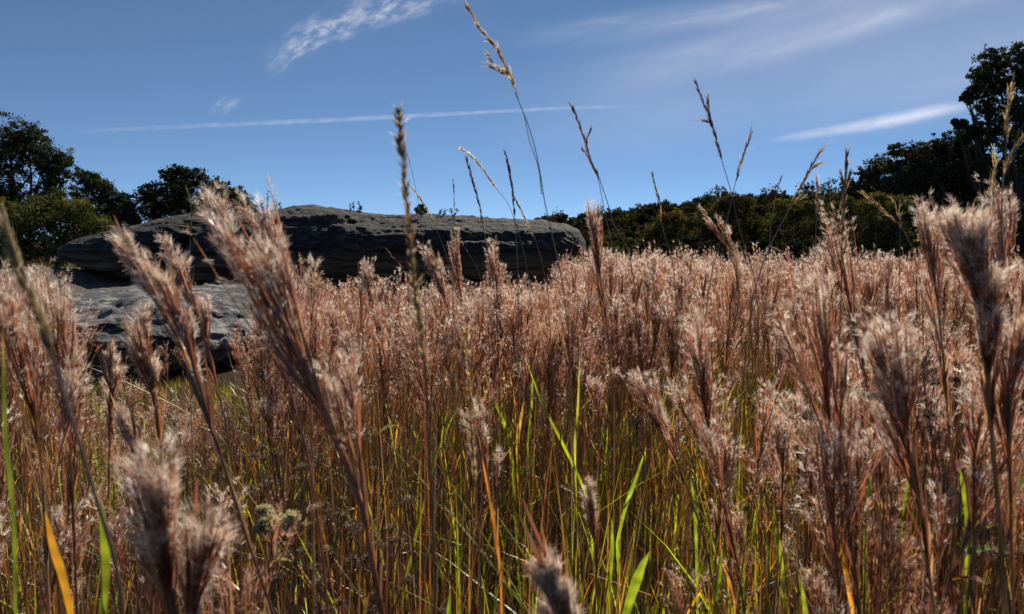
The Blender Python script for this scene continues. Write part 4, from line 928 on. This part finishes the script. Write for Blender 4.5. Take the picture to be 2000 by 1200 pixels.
def cloud(name, label, mid, half, mat, nx=40, ny=9):
    """a ribbon of the cloud layer; mid line and half widths read off the photograph"""
    NCL[0] += 1
    M_ = spline([(x_, y_, 0) for x_, y_ in mid], nx)[:, :2]; hw = np.interp(np.linspace(0, 1, nx), np.linspace(0, 1, len(half)), half)
    T = nrm(np.gradient(M_, axis=0)); Nn = np.stack([-T[:, 1], T[:, 0]], -1)
    V = np.array([[on_layer(*(M_[i] + Nn[i] * hw[i] * s)) for s in np.linspace(-1, 1, ny)] for i in range(nx)])
    idx = np.arange(nx * ny).reshape(nx, ny)
    F = np.stack([idx[:-1, :-1], idx[1:, :-1], idx[1:, 1:], idx[:-1, 1:]], -1).reshape(-1, 4)
    me = mesh_of(name, V.reshape(-1, 3), F); uvl = me.uv_layers.new(name='map')
    UV = np.stack(np.meshgrid(np.linspace(0, 1, nx), np.linspace(0, 1, ny), indexing='ij'), -1).reshape(-1, 2)[F.ravel()]
    uvl.data.foreach_set('uv', UV.astype(np.float32).ravel()); me.materials.append(mat)
    o = bpy.data.objects.new(name, me); C.objects.link(o); o.visible_shadow = True
    return tag(o, label, 'cloud')
B0 = [(0, 0), (.5, 1), (1, 0)]
cloud('contrail', 'thin broken white vapour trail crossing the sky above the boulder', [(90, 260), (300, 250), (600, 237), (900, 222), (1100, 212), (1290, 206)], [7, 8, 8, 6, 5],
      cloud_mat('vapour_trail', 45, 1.6, .30, .75, .20, [(0, 0), (.15, .4), (.45, .9), (.6, 1), (.85, .8), (1, 0)], [(.1, 0), (.35, .8), (.55, 1), (.9, 0)], .25), 60, 7)
cloud('cirrus_cloud', 'bright white cloud streak slanting up toward the right oak', [(1470, 280), (1560, 266), (1660, 250), (1760, 232), (1840, 215), (1900, 205)], [7, 13, 16, 20, 20, 16],
      cloud_mat('streak_cloud', 14, 3.0, .2, .7, .42, [(0, 0), (.3, .5), (.6, .95), (.8, 1), (.93, .5), (1, 0)], [(.02, 0), (.5, 1), (.98, 0)], .55))
cloud('cirrus_cloud', 'feathery white wisp high left of the tallest seed stalk', [(500, 150), (560, 95), (640, 50), (740, 15), (860, -25), (950, -70)], [35, 42, 48, 50, 50, 50],
      cloud_mat('wisp_cloud', 11, 4.5, .38, .78, .60, [(0, 0), (.25, .9), (.5, .8), (.8, .6), (1, 0)], [(0, 0), (.3, .3), (.55, 1), (.75, .6), (1, 0)], 0.04, .25, .7), 50, 13)
cloud('cirrus_cloud', 'faint broad cloud band across the upper right sky', [(1080, 175), (1300, 130), (1500, 80), (1700, 25), (1900, -30), (2100, -80)], [45, 55, 60, 62, 60, 60],
      cloud_mat('veil_cloud', 4, 2.2, .3, .75, .22, [(0, 0), (.3, .8), (.7, 1), (1, .6)], [(0, 0), (.35, .6), (.6, 1), (1, 0)], .25, .4), 40, 11)
cloud('cirrus_cloud', 'faint second cloud band along the top edge of the sky at the right', [(950, 90), (1150, 60), (1400, 25), (1600, -5), (1800, -40)], [35, 40, 40, 40, 40],
      cloud_mat('upper_veil_cloud', 4, 2.5, .3, .75, .20, [(0, 0), (.3, .8), (.7, 1), (1, 0)], [(0, 0), (.5, 1), (1, 0)], .25, .4), 40, 9)
cloud('cirrus_cloud', 'very wide thin milky veil over the right half of the sky', [(900, 250), (1200, 190), (1500, 130), (1850, 70), (2200, 20)], [90, 160, 200, 210, 210],
      cloud_mat('milky_veil', 2.5, 2.0, .2, .85, .17, [(0, 0), (.35, .7), (.7, 1), (1, 1)], [(0, 0), (.35, .8), (.65, 1), (1, 0)], .45, .4), 40, 13)
cloud('cirrus_cloud', 'tiny faint cloud puff above the left part of the boulder', [(400, 228), (440, 205), (480, 190)], [16, 22, 14],
      cloud_mat('puff_cloud', 3, 2.5, .38, .7, .25, [(0, 0), (.5, 1), (1, 0)], [(0, 0), (.5, 1), (1, 0)], .05, .6), 16, 7)
